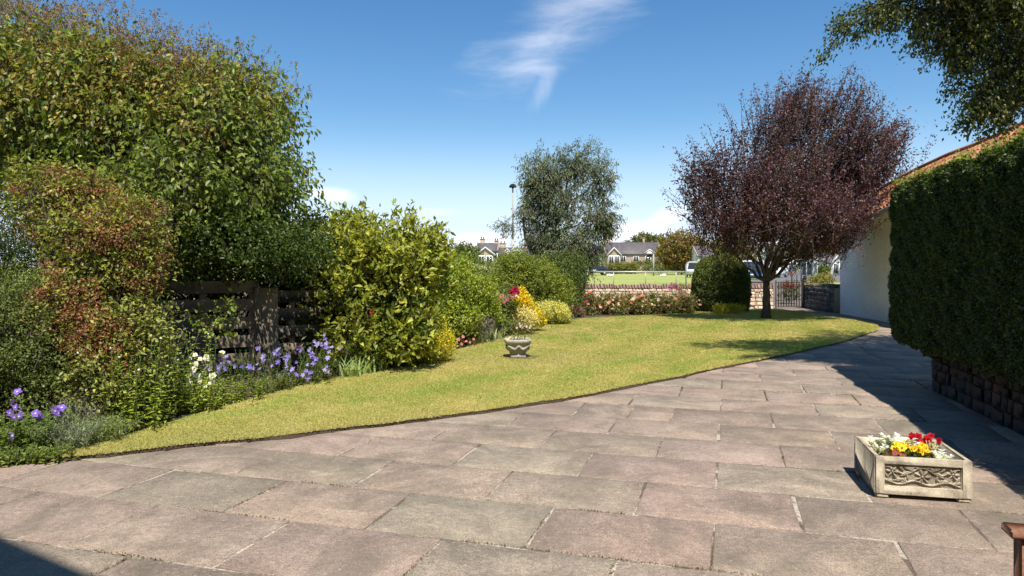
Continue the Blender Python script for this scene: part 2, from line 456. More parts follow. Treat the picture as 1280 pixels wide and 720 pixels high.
# ================================================================ THE SETTING
def smooth(pts, per=4):
    pts = [np.array(p[:2]) for p in pts]; n = len(pts); o = []
    for i in range(n):
        a, b, c, d = pts[i - 1], pts[i], pts[(i + 1) % n], pts[(i + 2) % n]
        for k in range(per):
            t = k / per
            o.append(.5 * (2 * b + (c - a) * t + (2 * a - 5 * b + 4 * c - d) * t * t + (3 * b - a - 3 * c + d) * t ** 3))
    return np.array(o)
LAWN_PX = [(84, 575.5), (200, 563), (330, 550), (450, 536), (560, 522), (650, 509), (740, 494), (830, 476), (900, 461), (960, 449), (1010, 438),
           (1055, 427), (1086, 417), (1097, 411), (1085, 405), (1050, 399), (1000, 392), (975, 388.3), (940, 388.3), (900, 389.5), (870, 391.5),
           (830, 394.5), (780, 397), (740, 399), (705, 403), (670, 412), (640, 421), (605, 431), (560, 443), (520, 455), (480, 463), (430, 474),
           (380, 486), (330, 499), (270, 516), (210, 534), (160, 550), (120, 562)]
lawn = smooth([G(*p) for p in LAWN_PX])
# the front edge is not ruler straight
_e = np.linspace(0, 60, len(lawn)); lawn = lawn + np.stack([.012 * np.sin(_e * 2.3), .018 * np.sin(_e * 3.1 + 1) + .01 * np.sin(_e * 7)], 1)
LZ = .036
sheet('field', [(-600, -60), (600, -60), (600, 1500), (-600, 1500)], -.07, M['field'])
sheet('lawn', lawn, LZ, M['lawn'])
# cut turf edge, dark soil showing under the grass
def ribbon(name, poly, off, z0, z1, mat, seed=3, amp=.012):
    r = rngs(seed); n = len(poly); V = []; c = poly.mean(0)
    t = np.roll(poly, -1, 0) - np.roll(poly, 1, 0); t = t / np.linalg.norm(t, axis=1, keepdims=True)
    nn = np.stack([t[:, 1], -t[:, 0]], 1)
    if np.sum(nn[0] * (poly[0] - c)) < 0: nn = -nn
    o = off + amp * r.normal(size=(n, 1))
    A = np.concatenate([poly, np.full((n, 1), z1)], 1); B = np.concatenate([poly + nn * o.clip(.006, 1), np.full((n, 1), z0)], 1)
    Fs = [(i, (i + 1) % n, n + (i + 1) % n, n + i) for i in range(n)]
    mb = MB(); mb.add(np.concatenate([A, B]), Fs); ob = mb.build(name, mat, cols=False); ob['kind'] = 'structure'; return ob
ribbon('turf_edge', lawn, .024, .004, LZ - .001, M['soil'])
BED_PX = [(-420, 640), (-200, 600), (0, 583), (60, 578), (95, 575)]
bed = [G(*p)[:2] for p in BED_PX] + [G(*p)[:2] + np.array([.25, .12]) for p in [(160, 549), (270, 515), (380, 485), (480, 462), (560, 442)]] + \
      [G(*p)[:2] + np.array([0, -.4]) for p in [(640, 420), (705, 402.5), (780, 396.5), (870, 391), (930, 388.6)]] + [G(972, 388.6)[:2] + np.array([0, -.1]), G(972, 386)[:2] + np.array([0, 0]), np.array([7.5, 26.5]), np.array([-22, 27])]
sheet('flower_bed', bed, .014, M['soil'])
sheet('patio_base', [UV(-9, -3), UV(9, -3), UV(9, 13), UV(6.5, 27.2), UV(1.2, 27.2), UV(-9, 18)], -.006, M['joint'])
# patio: half-bonded flags, every flag its own block in one mesh
PINK, GREEN, BROWN = (.286, .218, .172), (.278, .230, .175), (.282, .222, .171)
FORCE = {(0, -2.84): PINK, (0, -1.93): GREEN, (0, -.97): PINK, (0, -.09): BROWN, (-1, -3.25): GREEN, (-1, -1.45): GREEN, (1, -2.4): PINK, (1, -1.45): GREEN,
         (1, -.55): PINK, (1, .41): BROWN, (2, -1.93): GREEN, (2, -1.0): PINK, (2, -.09): GREEN, (3, -1.45): GREEN, (0, -3.8): GREEN, (-1, -2.4): PINK, (2, -2.9): PINK, (-1, .41): PINK, (-1,-.55): BROWN}
def patio():
    r = rngs(5); mb = MB(); g = .0065
    # patio edge for slabs hidden in the bed
    for k in range(-8, 36):
        v0 = 3.68 + .683 * k; v1 = v0 + .683
        off = -.09 + (0 if k % 2 == 0 else .49)
        for m in range(-9, 9):
            u0 = off + .955 * m; u1 = u0 + .955
            parts = [(u0, u1)]
            if r.random() < .07 and v0 > 7: q = u0 + .955 * r.uniform(.4, .6); parts = [(u0, q), (q, u1)]
            for (a, b) in parts:
                cx, cy = UV((a + b) / 2, (v0 + v1) / 2)[:2]
                if cy > 27.5 or cx < -9: continue
                if inpoly(np.array([cx - .5, cx + .5, cx, cx]), np.array([cy, cy, cy - .5, cy + .5]), lawn).all(): continue
                if inpoly(np.array([cx - .5, cx + .5, cx, cx]), np.array([cy, cy, cy - .5, cy + .5]), bed).all(): continue
                z = r.normal() * .0012; tx, ty = r.normal() * .0025, r.normal() * .0025
                col = None
                for (kk, uu), c in FORCE.items():
                    if kk == k and abs(uu - a) < .2: col = c
                if col is None: col = [PINK, PINK, GREEN, BROWN][int(r.integers(0, 4))]
                col = np.array(col) * (1 + r.normal() * .05) * (1 + r.normal(size=3) * .012)
                # outline with slightly ragged arrises: 6 points a side
                cs = [(a + g, v0 + g), (b - g, v0 + g), (b - g, v1 - g), (a + g, v1 - g)]
                cs = [(x + r.normal() * .004, y + r.normal() * .004) for x, y in cs]
                ring = []
                for i in range(4):
                    (x0, y0), (x1, y1) = cs[i], cs[(i + 1) % 4]
                    for t in np.arange(6) / 6.0:
                        j = r.normal(size=2) * .0028 if t > 0 else (0, 0)
                        ring.append((x0 + (x1 - x0) * t + j[0], y0 + (y1 - y0) * t + j[1]))
                mx, my = (a + b) / 2, (v0 + v1) / 2; n = len(ring)
                zz = lambda x, y: z + tx * (x - mx) + ty * (y - my)
                top = [UV(mx + (x - mx) * .984, my + (y - my) * .978, zz(x, y)) for x, y in ring]
                mid = [UV(x, y, zz(x, y) - .005) for x, y in ring]
                bot = [UV(x, y, -.03) for x, y in ring]
                Fs = [tuple(range(n))] + [(n + i, n + (i + 1) % n, (i + 1) % n, i) for i in range(n)] + [(2 * n + i, 2 * n + (i + 1) % n, n + (i + 1) % n, n + i) for i in range(n)]
                mb.add(top + mid + bot, Fs, col)
    o = mb.build('patio', M['slab']); o['kind'] = 'structure'
patio()
def joint_growth():
    r = rngs(77); X = []
    for k in range(-2, 16):
        v = 3.68 + .683 * k; n = 1500; u = r.uniform(-5, 4, n); X.append(np.stack([u, np.full(n, v) + r.normal(size=n) * .004], 1))
        off = -.09 + (0 if k % 2 == 0 else .49)
        for m in range(-6, 5): n = 110; X.append(np.stack([np.full(n, off + .955 * m) + r.normal(size=n) * .004, v + r.uniform(0, .683, n)], 1))
    q = np.concatenate(X); w = np.stack([q[:, 0] * CA + q[:, 1] * SA, -q[:, 0] * SA + q[:, 1] * CA, np.full(len(q), -.003)], 1)
    ok = (snoise(w, 71, 2.2) > .38) & ~inpoly(w[:, 0], w[:, 1], lawn) & ~inpoly(w[:, 0], w[:, 1], bed); w = w[ok]; n = len(w)
    d = r.normal(size=(n, 3)) + np.array([0, 0, .8]); c = palette([(.16, .15, .05), (.22, .17, .08), (.10, .12, .03), (.13, .09, .05)], n, r, .2).clip(0, 1)
    o = link('moss', leafmesh('moss', w, d, r.normal(size=(n, 3)) + np.array([0, 0, 1]), .012 * r.uniform(.6, 1.5, n), .006 * r.uniform(.6, 1.3, n), c, M['leaf_matt'], np.zeros(3)))
    tag(o, 'brown-green moss and tiny weeds growing in the paving joints', 'moss', kind='stuff')
joint_growth()
# park beyond the wall
sheet('dry_verge', [(-30, 26.9), (40, 26.9), (55, 50), (-30, 62)], -.05, M['verge'])
sheet('road', [G(935, 352), G(1060, 352), G(1100, 341), G(1012, 337.5), G(978, 337.5), G(962, 341)], -.04, M['asphalt'])
sheet('footpath', [G(973, 386.3), G(1012, 385), G(1080, 372), G(1000, 352), G(935, 352)], -.035, M['track'])

# grass blades of the lawn: more of them near the camera
def blades():
    r = rngs(11); lo = lawn.min(0); hi = lawn.max(0); P_ = []
    n = 1500000
    # choose distance so that density falls off with distance
    y = 5.0 + (hi[1] - 5.0) * r.random(n) ** 1.9
    x = r.uniform(lo[0], hi[0], n)
    ok = inpoly(x, y, lawn) & (np.abs(x) < .76 * y + .5)
    x, y = x[ok], y[ok]
    if len(x) > 420000: s = r.permutation(len(x))[:420000]; x, y = x[s], y[s]
    # a fringe hanging over the cut edge
    i = r.integers(0, len(lawn), 45000); t = r.random(45000)[:, None]
    e = lawn[i] * (1 - t) + lawn[(i + 1) % len(lawn)] * t + r.normal(size=(45000, 2)) * .014
    x = np.concatenate([x, e[:, 0]]); y = np.concatenate([y, e[:, 1]])
    fr = np.concatenate([np.zeros(len(x) - 45000), np.ones(45000)])
    n = len(x); p = np.stack([x, y, np.full(n, LZ - .004)], 1)
    d = r.normal(size=(n, 3)) * np.array([.75, .75, .2]); d[:, 2] += 1.0; d = nrm(d)
    d[fr > 0] = nrm(d[fr > 0] * np.array([1.6, 1.6, .6]))
    hgt = (.012 + .010 * r.random(n)) * (1 + .04 * np.maximum(0, y - 6))
    w = (.0035 + .003 * r.random(n)) * (1 + .13 * np.maximum(0, y - 6))
    s = nrm(np.cross(d, r.normal(size=(n, 3))))
    q = np.stack([x, y, x * 0], 1)
    # stripes of the mower, patches of straw, fresh green tufts
    patch = snoise(q, 21, 1.3) * .5 + snoise(q, 22, 4.0) * .35 + .34 * np.sin((x * .94 - y * .34) * 2 * PI / 1.1) + r.normal(size=n) * .2 - .25 * (x < 0) * (np.abs(y - 6.5) < 2)
    k = (.5 + .42 * patch).clip(0, 1)[:, None]
    c = np.array([.38, .40, .09]) * (1 - k) + np.array([.70, .56, .25]) * k
    br = ((snoise(q, 34, 1.1) + .5 * snoise(q, 35, 5.0) - .1) * 1.2).clip(0, 1)[:, None]
    c = c * (1 - br * .5) + np.array([.56, .46, .22]) * br * .5
    g = ((snoise(q, 33, 2.4) - .25) * 1.6 + .25 * r.normal(size=n)).clip(0, 1)[:, None] * .75
    c = c * (1 - g) + np.array([.33, .44, .08]) * g
    c *= np.array([.84, .875, .84])
    c *= (1 + .13 * r.normal(size=(n, 1))).clip(.5, 1.6)
    V = np.stack([p - s * w[:, None], p + s * w[:, None], p + d * hgt[:, None]], 1)
    me = raw('grass', V.reshape(-1, 3), np.arange(3 * n), np.full(n, 3), M['grass'], np.repeat(c, 3, 0))
    o = link('grass', me); tag(o, 'short mown grass blades covering the lawn, patchy yellow and green', 'grass', kind='stuff')
blades()

# ---------------------------------------------------------------- rubble walls
STONES = [(.40, .30, .22), (.34, .24, .18), (.46, .37, .28), (.30, .22, .18), (.42, .28, .21), (.5, .43, .34), (.36, .32, .27)]
def rubble(parent, a, b, h, th, seed, size=.17, cope=.1, pal=STONES, name='stonework', jag=1.0, upright=False, copemat=None, mort='mortar', bv=.015, copecol=(.30, .20, .17), dark=1.0):
    r = rngs(seed); a = np.array(a, float); b = np.array(b, float); Ln = np.linalg.norm(b - a); t = (b - a) / Ln; nrm_ = np.array([-t[1], t[0]])
    rot = math.atan2(t[1], t[0]); mb = MB()
    z = 0.0
    while z < h - .02:
        rh = min(size * r.uniform(.5, .95), h - z); x = -r.uniform(0, size)
        while x < Ln:
            w = size * r.uniform(.7, 2.0); x0 = max(x, 0); x1 = min(x + w, Ln)
            if x1 - x0 > .02:
                for sd in (-1, 1):
                    c = a + t * (x0 + x1) / 2 + nrm_ * sd * (th / 2 - .05 + r.normal() * .008)
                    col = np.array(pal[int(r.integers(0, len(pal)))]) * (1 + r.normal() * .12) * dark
                    mb.box((c[0], c[1], z + rh / 2 + r.normal() * .004), (x1 - x0 - .008, .12, rh - .007), rot + r.normal() * .02, col.clip(.02, 1), bev=bv, tilt=(r.normal() * .03, 'Y'))
            x += w
        z += rh
    mb.build(name, M['stone'], parent)
    core = MB(); m = (a + b) / 2
    core.box((m[0], m[1], h / 2), (Ln - .004, th - .03, h - .01), rot); core.build('mortar_core', M[mort], parent, cols=False)
    cb = MB(); x = 0.0
    while x < Ln:
        w = r.uniform(.07, .13) if upright else r.uniform(.3, .6)
        w = min(w, Ln - x + .02); c = a + t * (x + w / 2); ch = cope * r.uniform(.75, 1.15) * jag
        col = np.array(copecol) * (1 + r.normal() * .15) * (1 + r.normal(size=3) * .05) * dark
        cb.box((c[0], c[1], h + ch / 2), (w - .012, th + .04 + r.normal() * .01, ch), rot, col.clip(.02, 1), bev=.02, tilt=(r.normal() * .06, 'Y'))
        x += w
    cb.build('coping', M['stone'], parent)
WL0, WL1 = np.array([-9.0, 25.2]), G(968, 386.6)[:2] + np.array([0, .25])
PALE = [(.62, .5, .37), (.54, .42, .30), (.68, .58, .45), (.48, .34, .25), (.6, .43, .31)]
gw = thing('garden_wall', 'low pale rubble stone wall with jagged upright coping behind the roses', 'wall', (0, 25.2, 0))
rubble(gw, WL0, WL1, .70, .34, 7, .15, .15, PALE, upright=True)
wr0, wr1 = G(1012, 385.0)[:2] + np.array([.0, .2]), np.array([10.35, 22.75])
rw = thing('garden_wall', 'shaded dark stone wall between the iron gate and the white building', 'wall', (wr0[0], wr0[1], 0))
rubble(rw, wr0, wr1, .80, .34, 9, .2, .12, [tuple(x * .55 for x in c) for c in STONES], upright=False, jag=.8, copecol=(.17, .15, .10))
# wall under the hedge
W1 = np.array([5.05, 8.65]); HD = nrm(np.array([.237, 1.0])); HN = np.array([-HD[1], HD[0]])
hw = thing('garden_wall', 'reddish brown rubble wall in deep shade under the clipped hedge', 'wall', (W1[0], W1[1], 0))
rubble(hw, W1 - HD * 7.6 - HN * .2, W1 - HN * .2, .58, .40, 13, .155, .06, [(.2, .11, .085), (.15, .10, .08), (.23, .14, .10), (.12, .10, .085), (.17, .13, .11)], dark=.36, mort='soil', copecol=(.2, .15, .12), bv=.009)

# ---------------------------------------------------------------- clipped hedge
def surf_leaves(name, parent, p, out, Ll, Wl, pal, seed, mat='leaf', nout=.8, spread=.7, origin=None, fold=.25):
    r = rngs(seed); n = len(p)
    d = r.normal(size=(n, 3)) * spread + out * .35 + np.array([0, 0, -.1]); nn = out * nout + np.array([0, 0, .35]) + r.normal(size=(n, 3)) * .5
    c = palette(pal, n, r, .25).clip(0, 1)
    me = leafmesh(name, p, d, nn, Ll * (.6 + .7 * r.random(n)), Wl * (.7 + .5 * r.random(n)), c, M[mat], ORG[parent.name], fold)
    return link(name, me, parent)
def hedge():
    o = thing('hedge', 'tall clipped dark green hedge block on top of the shaded stone wall', 'hedge', (W1[0], W1[1], .5))
    s0, s1, y0, y1, z0, z1, rad = -7.6, .85, -1.15, .30, .48, 2.58, .25
    r = rngs(17)
    def at(s, y, z): return np.stack([W1[0] + HD[0] * s + HN[0] * y, W1[1] + HD[1] * s + HN[1] * y, z], 1)
    def ondir(v): return v[:, :1] * np.array([HD[0], HD[1], 0]) + v[:, 1:2] * np.array([HN[0], HN[1], 0]) + v[:, 2:] * np.array([0, 0, 1.])
    def rounded(n, which):
        q = np.stack([r.uniform(s0, s1, n), r.uniform(y0, y1, n), r.uniform(z0, z1, n)], 1)
        if which == 'face': q[:, 1] = y1
        if which == 'end': q[:, 0] = s1
        if which == 'top': q[:, 2] = z1
        if which == 'bottom': q[:, 2] = z0
        lo = np.array([s0, y0, z0]) + rad; hi = np.array([s1, y1, z1]) - rad
        c = np.clip(q, lo, hi); v = q - c; ln = np.linalg.norm(v, axis=1, keepdims=True); v = v / np.maximum(ln, 1e-6)
        rr = rad + .035 * snoise(q, 5, 3.0)[:, None] + .03 * snoise(q, 6, 9.0)[:, None] - np.abs(r.normal(size=(n, 1))) * .035
        return c + v * rr, v
    # more leaves on the stretch the photograph shows
    P1, V1 = rounded(190000, 'face'); P2, V2 = rounded(40000, 'end'); P3, V3 = rounded(80000, 'top'); P4, V4 = rounded(26000, 'bottom')
    p = np.concatenate([P1, P2, P3, P4]); v = np.concatenate([V1, V2, V3, V4])
    keep = (p[:, 0] > -4.2) | (r.random(len(p)) < .3)
    p, v = p[keep], v[keep]
    w = at(p[:, 0], p[:, 1], p[:, 2])
    surf_leaves('foliage', o, w, ondir(v), .034, .023, [(.038, .062, .014), (.06, .088, .02), (.028, .046, .011), (.09, .12, .03)], 18, 'leaf_gloss')
    # loose shoots growing out of the top
    n = 900; q = np.stack([r.uniform(-4.5, s1, n), r.uniform(-.6, y1 - .05, n), np.full(n, z1 - .03)], 1); w = at(q[:, 0], q[:, 1], q[:, 2])
    pts = []; od = []
    for i in range(6): pts.append(w + np.array([0, 0, .017 * i]) * r.random((n, 1)) + r.normal(size=(n, 3)) * .012); od.append(np.tile([0, 0, 1.0], (n, 1)))
    surf_leaves('shoots', o, np.concatenate(pts), np.concatenate(od), .04, .024, [(.2, .24, .05), (.26, .29, .07), (.14, .17, .04)], 19)
    mb = MB(); c = W1 + HD * (s0 + s1) / 2 + HN * (y0 + y1) / 2
    mb.box((c[0], c[1], (z0 + z1) / 2), (s1 - s0 - .22, y1 - y0 - .22, z1 - z0 - .22), math.atan2(HD[1], HD[0]), (.02, .022, .012), bev=.22)  # solid dark box filling the hedge behind its leaves
    mb.build('inner_core', M['leaf_matt'], o)
hedge()

# ---------------------------------------------------------------- white outbuilding
def outbuilding():
    o = thing('outbuilding', 'white rendered outbuilding with orange clay tile roof behind the hedge', 'building', (10.2, 20, 0))
    wp = [(np.array([10.25, 22.5]), 2.50), (np.array([10.07, 20.5]), 2.78), (np.array([9.90, 18.5]), 3.06), (np.array([9.72, 16.5]), 3.24), (np.array([9.6, 14.5]), 3.5)]
    mb = MB(); k = len(wp)
    outp = [(p[0], p[1], 0) for p, z in wp] + [(p[0], p[1], z) for p, z in wp]
    inn = [(16.5, p[1], 0) for p, z in wp] + [(16.5, p[1], z) for p, z in wp]
    V = outp + inn
    Fs = []
    for i in range(k - 1):
        Fs.append((i, i + 1, k + i + 1, k + i)); Fs.append((2 * k + i, 3 * k + i, 3 * k + i + 1, 2 * k + i + 1))
    Fs += [(0, k, 3 * k, 2 * k), (k - 1, 3 * k - 1, 4 * k - 1, 2 * k - 1)]
    mb.add(V, Fs); w = mb.build('wall', M['render_white'], o, cols=False)
    # base course, slightly proud, and the gable triangle under the roof end
    eave = [P(1056, 290, 22.8), P(1080, 277, 20.4), P(1117, 259, 18.5), P(1160, 240, 16.5), P(1240, 205, 14.3)]
    ridge = [P(1091, 243, 23.0), P(1147, 213, 20.0), P(1187, 195, 18.0), P(1223, 182, 16.5), P(1300, 148, 14.3)]
    eave = [e - np.array([.22, 0, 0]) for e in eave]
    def interp(pl, t):
        x = t * (len(pl) - 1); i = min(int(x), len(pl) - 2); return pl[i] + (pl[i + 1] - pl[i]) * (x - i)
    ns, nt_ = 320, 60; V = []; C = []; r = rngs(4)
    tilecol = {}
    for i in range(ns + 1):
        s = i / ns; a = interp(eave, s); b = interp(ridge, s); L_ = 8.9 * s
        for j in range(nt_ + 1):
            t = j / nt_; q = a + (b - a) * t
            course = t * 7.0; fr = course - math.floor(course)
            hz = .035 * math.sin(2 * PI * L_ / .24) + .012 * math.sin(4 * PI * L_ / .24) - .035 * fr + .03
            V.append(q + np.array([-.35, 0, .94]) * hz)
            key = (int(L_ / .24), int(course))
            if key not in tilecol: tilecol[key] = np.array([1, 1, 1]) * (1 + r.normal() * .16) * (1 + r.normal(size=3) * .04)
            C.append(tilecol[key])
    Fs = [(i * (nt_ + 1) + j, (i + 1) * (nt_ + 1) + j, (i + 1) * (nt_ + 1) + j + 1, i * (nt_ + 1) + j + 1) for i in range(ns) for j in range(nt_)]
    mb = MB(); mb.add(V, Fs, np.array(C)); rf = mb.build('roof', M['tile'], o, smooth=True)
    mb = MB(); back = [np.array([17, p[1] - .2, 2.2]) for p in ridge]
    V = ridge + back; Fs = [(i, i + 1, 6 + i, 5 + i) for i in range(4)]
    mb.add(np.array(V) - np.array([0, 0, .02]), Fs); V2 = [eave[0], ridge[0], back[0]]
    mb.add(np.array(V2) + np.array([0, -.02, -.03]), [(0, 1, 2)]); mb.build('back_slope', M['tile'], rf)
    mb = MB()
    rp = [interp(ridge, t) + np.array([0, 0, .03]) for t in np.linspace(0, 1, 30)]
    mb.tube(rp, .075, 8, (.9, .8, .8)); mb.build('ridge_tile', M['tile'], rf)
    mb = MB()
    for i in range(4):
        a, b = eave[i] + np.array([.05, 0, -.05]), eave[i + 1] + np.array([.05, 0, -.05]); d = np.array([0, 0, -.13]); th = np.array([.03, 0, 0])
        mb.add([a, b, b + d, a + d, a + th, b + th, b + d + th, a + d + th], [(0, 1, 2, 3), (7, 6, 5, 4), (0, 4, 5, 1), (3, 2, 6, 7)])
        a2, b2 = a + d + np.array([.03, 0, .01]), b + d + np.array([.03, 0, .01]); w = np.array([.42, 0, 0])
        mb.add([a2, b2, b2 + w, a2 + w], [(0, 1, 2, 3)])
    mb.build('fascia', M['white'], o, cols=False)
    mb = MB(); g = [e + np.array([.0, 0, -.06]) for e in eave]; mb.tube(g, .055, 8)
    mb.build('gutter', M['galv'], o, cols=False)
outbuilding()

# ---------------------------------------------------------------- iron gate
def gate():
    a = G(969, 386.3)[:2]; b = G(1003, 385.2)[:2] ; o = thing('garden_gate', 'small ornamental wrought iron gate closing the gap in the stone wall', 'gate', (a[0], a[1], 0))
    t = (b - a); Ln = np.linalg.norm(t); t /= Ln
    at = lambda s, z: np.array([a[0] + t[0] * s, a[1] + t[1] * s, z])
    f = MB()
    for s in (.03, Ln - .03): f.tube([at(s, .03), at(s, 1.0)], .016, 6)
    for z in (.07, .30, .92): f.tube([at(.03, z), at(Ln - .03, z)], .012, 6)
    f.build('frame', M['iron'], o, cols=False)
    for i in range(9):
        s = .03 + (Ln - .06) * (i + 1) / 10; m = MB(); m.tube([at(s, .07), at(s, .92 + .04 * (i % 2))], .015, 5); m.build('bar', M['iron'], o, cols=False)
    for i in range(4):
        c0 = .03 + (Ln - .06) * (i + .5) / 4
        for sg in (1, -1):
            m = MB()
            th = np.linspace(0, 3.2 * PI, 30); rr = .10 * (1 - th / (3.6 * PI)); m.tube([at(c0 + r_ * math.cos(q), .62 + sg * .13 + sg * r_ * math.sin(q)) for q, r_ in zip(th, rr)], .012, 5)
            m.build('scroll', M['iron'], o, cols=False)
    p = G(1005.5, 385)[:2]; o2 = thing('gate_post', 'dark square gate post at the hinge side of the iron gate', 'post', (p[0], p[1], 0))
    m = MB(); m.box((p[0], p[1], .52), (.11, .11, 1.04), 0, bev=.008); m.build('shaft', M['iron'], o2, cols=False)
    m = MB(); m.lathe((p[0], p[1], 1.04), [(.07, 0), (.07, .02), (.03, .03), (.045, .06), (.03, .10), (.0, .11)], 12); m.build('finial', M['iron'], o2, cols=False)
    p = G(1009.5, 385)[:2] + np.array([.03, .1]); m = MB(); m.box((p[0], p[1], .47), (.15, .2, .94), 0, (.50, .41, .33), bev=.02)
    q = m.build('gate_pier', M['stone'], origin=(p[0], p[1], 0)); tag(q, 'narrow pale stone pier beside the dark gate post', 'pier')
gate()

# ---------------------------------------------------------------- timber fence
def fence():
    a = G(150, 332 + H * F / 8.9)[:2]; a = np.array([(150 - CX) / F * 9.2, 9.2]); c = np.array([(333 - CX) / F * 9.9, 9.9]); b = np.array([(455 - CX) / F * 10.7, 10.7])
    o = thing('timber_fence', 'old weathered slatted timber fence in shade behind the purple flowers', 'fence', (c[0], c[1], 0))
    r = rngs(8)
    for (s, e, z1, n) in ((a, c, 1.30, 5), (c, b, 1.16, 4)):
        t = e - s; Ln = np.linalg.norm(t); t /= Ln; rot = math.atan2(t[1], t[0]); nn = np.array([-t[1], t[0]])
        for i in range(n):
            z = z1 - .09 - i * .245; m = MB(); q = (s + e) / 2 - nn * .03
            m.box((q[0], q[1], z), (Ln - .2, .02, .165), rot, bev=.004, tilt=(r.normal() * .004, 'Y')); m.build('slat', M['wood_dark'], o, cols=False)
        for k in np.arange(.35, Ln, .62):
            m = MB(); q = s + t * k; m.box((q[0], q[1], z1 / 2 - .02), (.08, .035, z1 - .05), rot); m.build('upright', M['wood_dark'], o, cols=False)
    m = MB(); m.box((c[0], c[1] - .03, .60), (.32, .09, 1.2), math.atan2(b[1] - a[1], b[0] - a[0]), bev=.012); m.build('post', M['wood_dark'], o, cols=False)
    for p in (a, b):
        m = MB(); m.box((p[0], p[1], .62), (.1, .1, 1.24), .5, bev=.01); m.build('post', M['wood_dark'], o, cols=False)
    # fence goes on behind the shrubs
    a2, b2 = b, np.array([-1.0, 22.0]); o = thing('timber_fence', 'far run of timber fence hidden behind the shrub border', 'fence', (b[0], b[1], 0))
    t = b2 - a2; Ln = np.linalg.norm(t); t /= Ln; q = (a2 + b2) / 2; rot = math.atan2(t[1], t[0])
    for i in range(4):
        m = MB(); m.box((q[0], q[1], 1.0 - i * .245), (Ln - .1, .02, .165), rot); m.build('slat', M['wood_dark'], o, cols=False)
    for k in np.arange(1.6, Ln, 1.8):
        m = MB(); p = a2 + t * k; m.box((p[0] + .05, p[1], .56), (.09, .09, 1.12), rot); m.build('post', M['wood_dark'], o, cols=False)
fence()

# ---------------------------------------------------------------- house behind the camera, it throws the shadow in the near left corner
def own_house():
    d = nrm(np.array([.83, -.52])); n = np.array([d[1], -d[0]]); s = np.array([-1.84, -.61])   # n points away from the garden
    if n[1] > 0: n = -n
    a, b = s - d * 7, s + d * 6.0; c, e = b + n * 7, a + n * 7
    o = thing('stone_house', 'two storey stone house standing behind the near patio corner, seen only by its shadow', 'house', (s[0], s[1], 0))
    k = .18
    i4 = [a + d * k + n * k, b - d * k + n * k, c - d * k - n * k, e + d * k - n * k]
    m = MB(); m.prism(i4, 0, 7.85); m.build('wall', M['farstone'], o, cols=False)
    m = MB(); r1, r2 = (a + e) / 2 + d * 3, (b + c) / 2 - d * 3
    V = [(*p, 7.88) for p in (a, b, c, e)] + [(*p, 8.0) for p in (a, b, c, e)] + [(*r1, 10.4), (*r2, 10.4)]
    m.add(V, [(3, 2, 1, 0), (0, 1, 5, 4), (1, 2, 6, 5), (2, 3, 7, 6), (3, 0, 4, 7), (4, 5, 9, 8), (6, 7, 8, 9), (5, 6, 9), (7, 4, 8)]); m.build('roof', M['slate'], o, cols=False)
own_house()

# ================================================================ PLANTS
def ground_of(d, px): return np.array([(px - CX) / F * d, d, 0.0])
G1 = [(.07, .12, .022), (.12, .17, .035), (.045, .08, .018)]
def plant(name, label, cat, px, d, group=None): return thing(name, label, cat, ground_of(d, px), group)

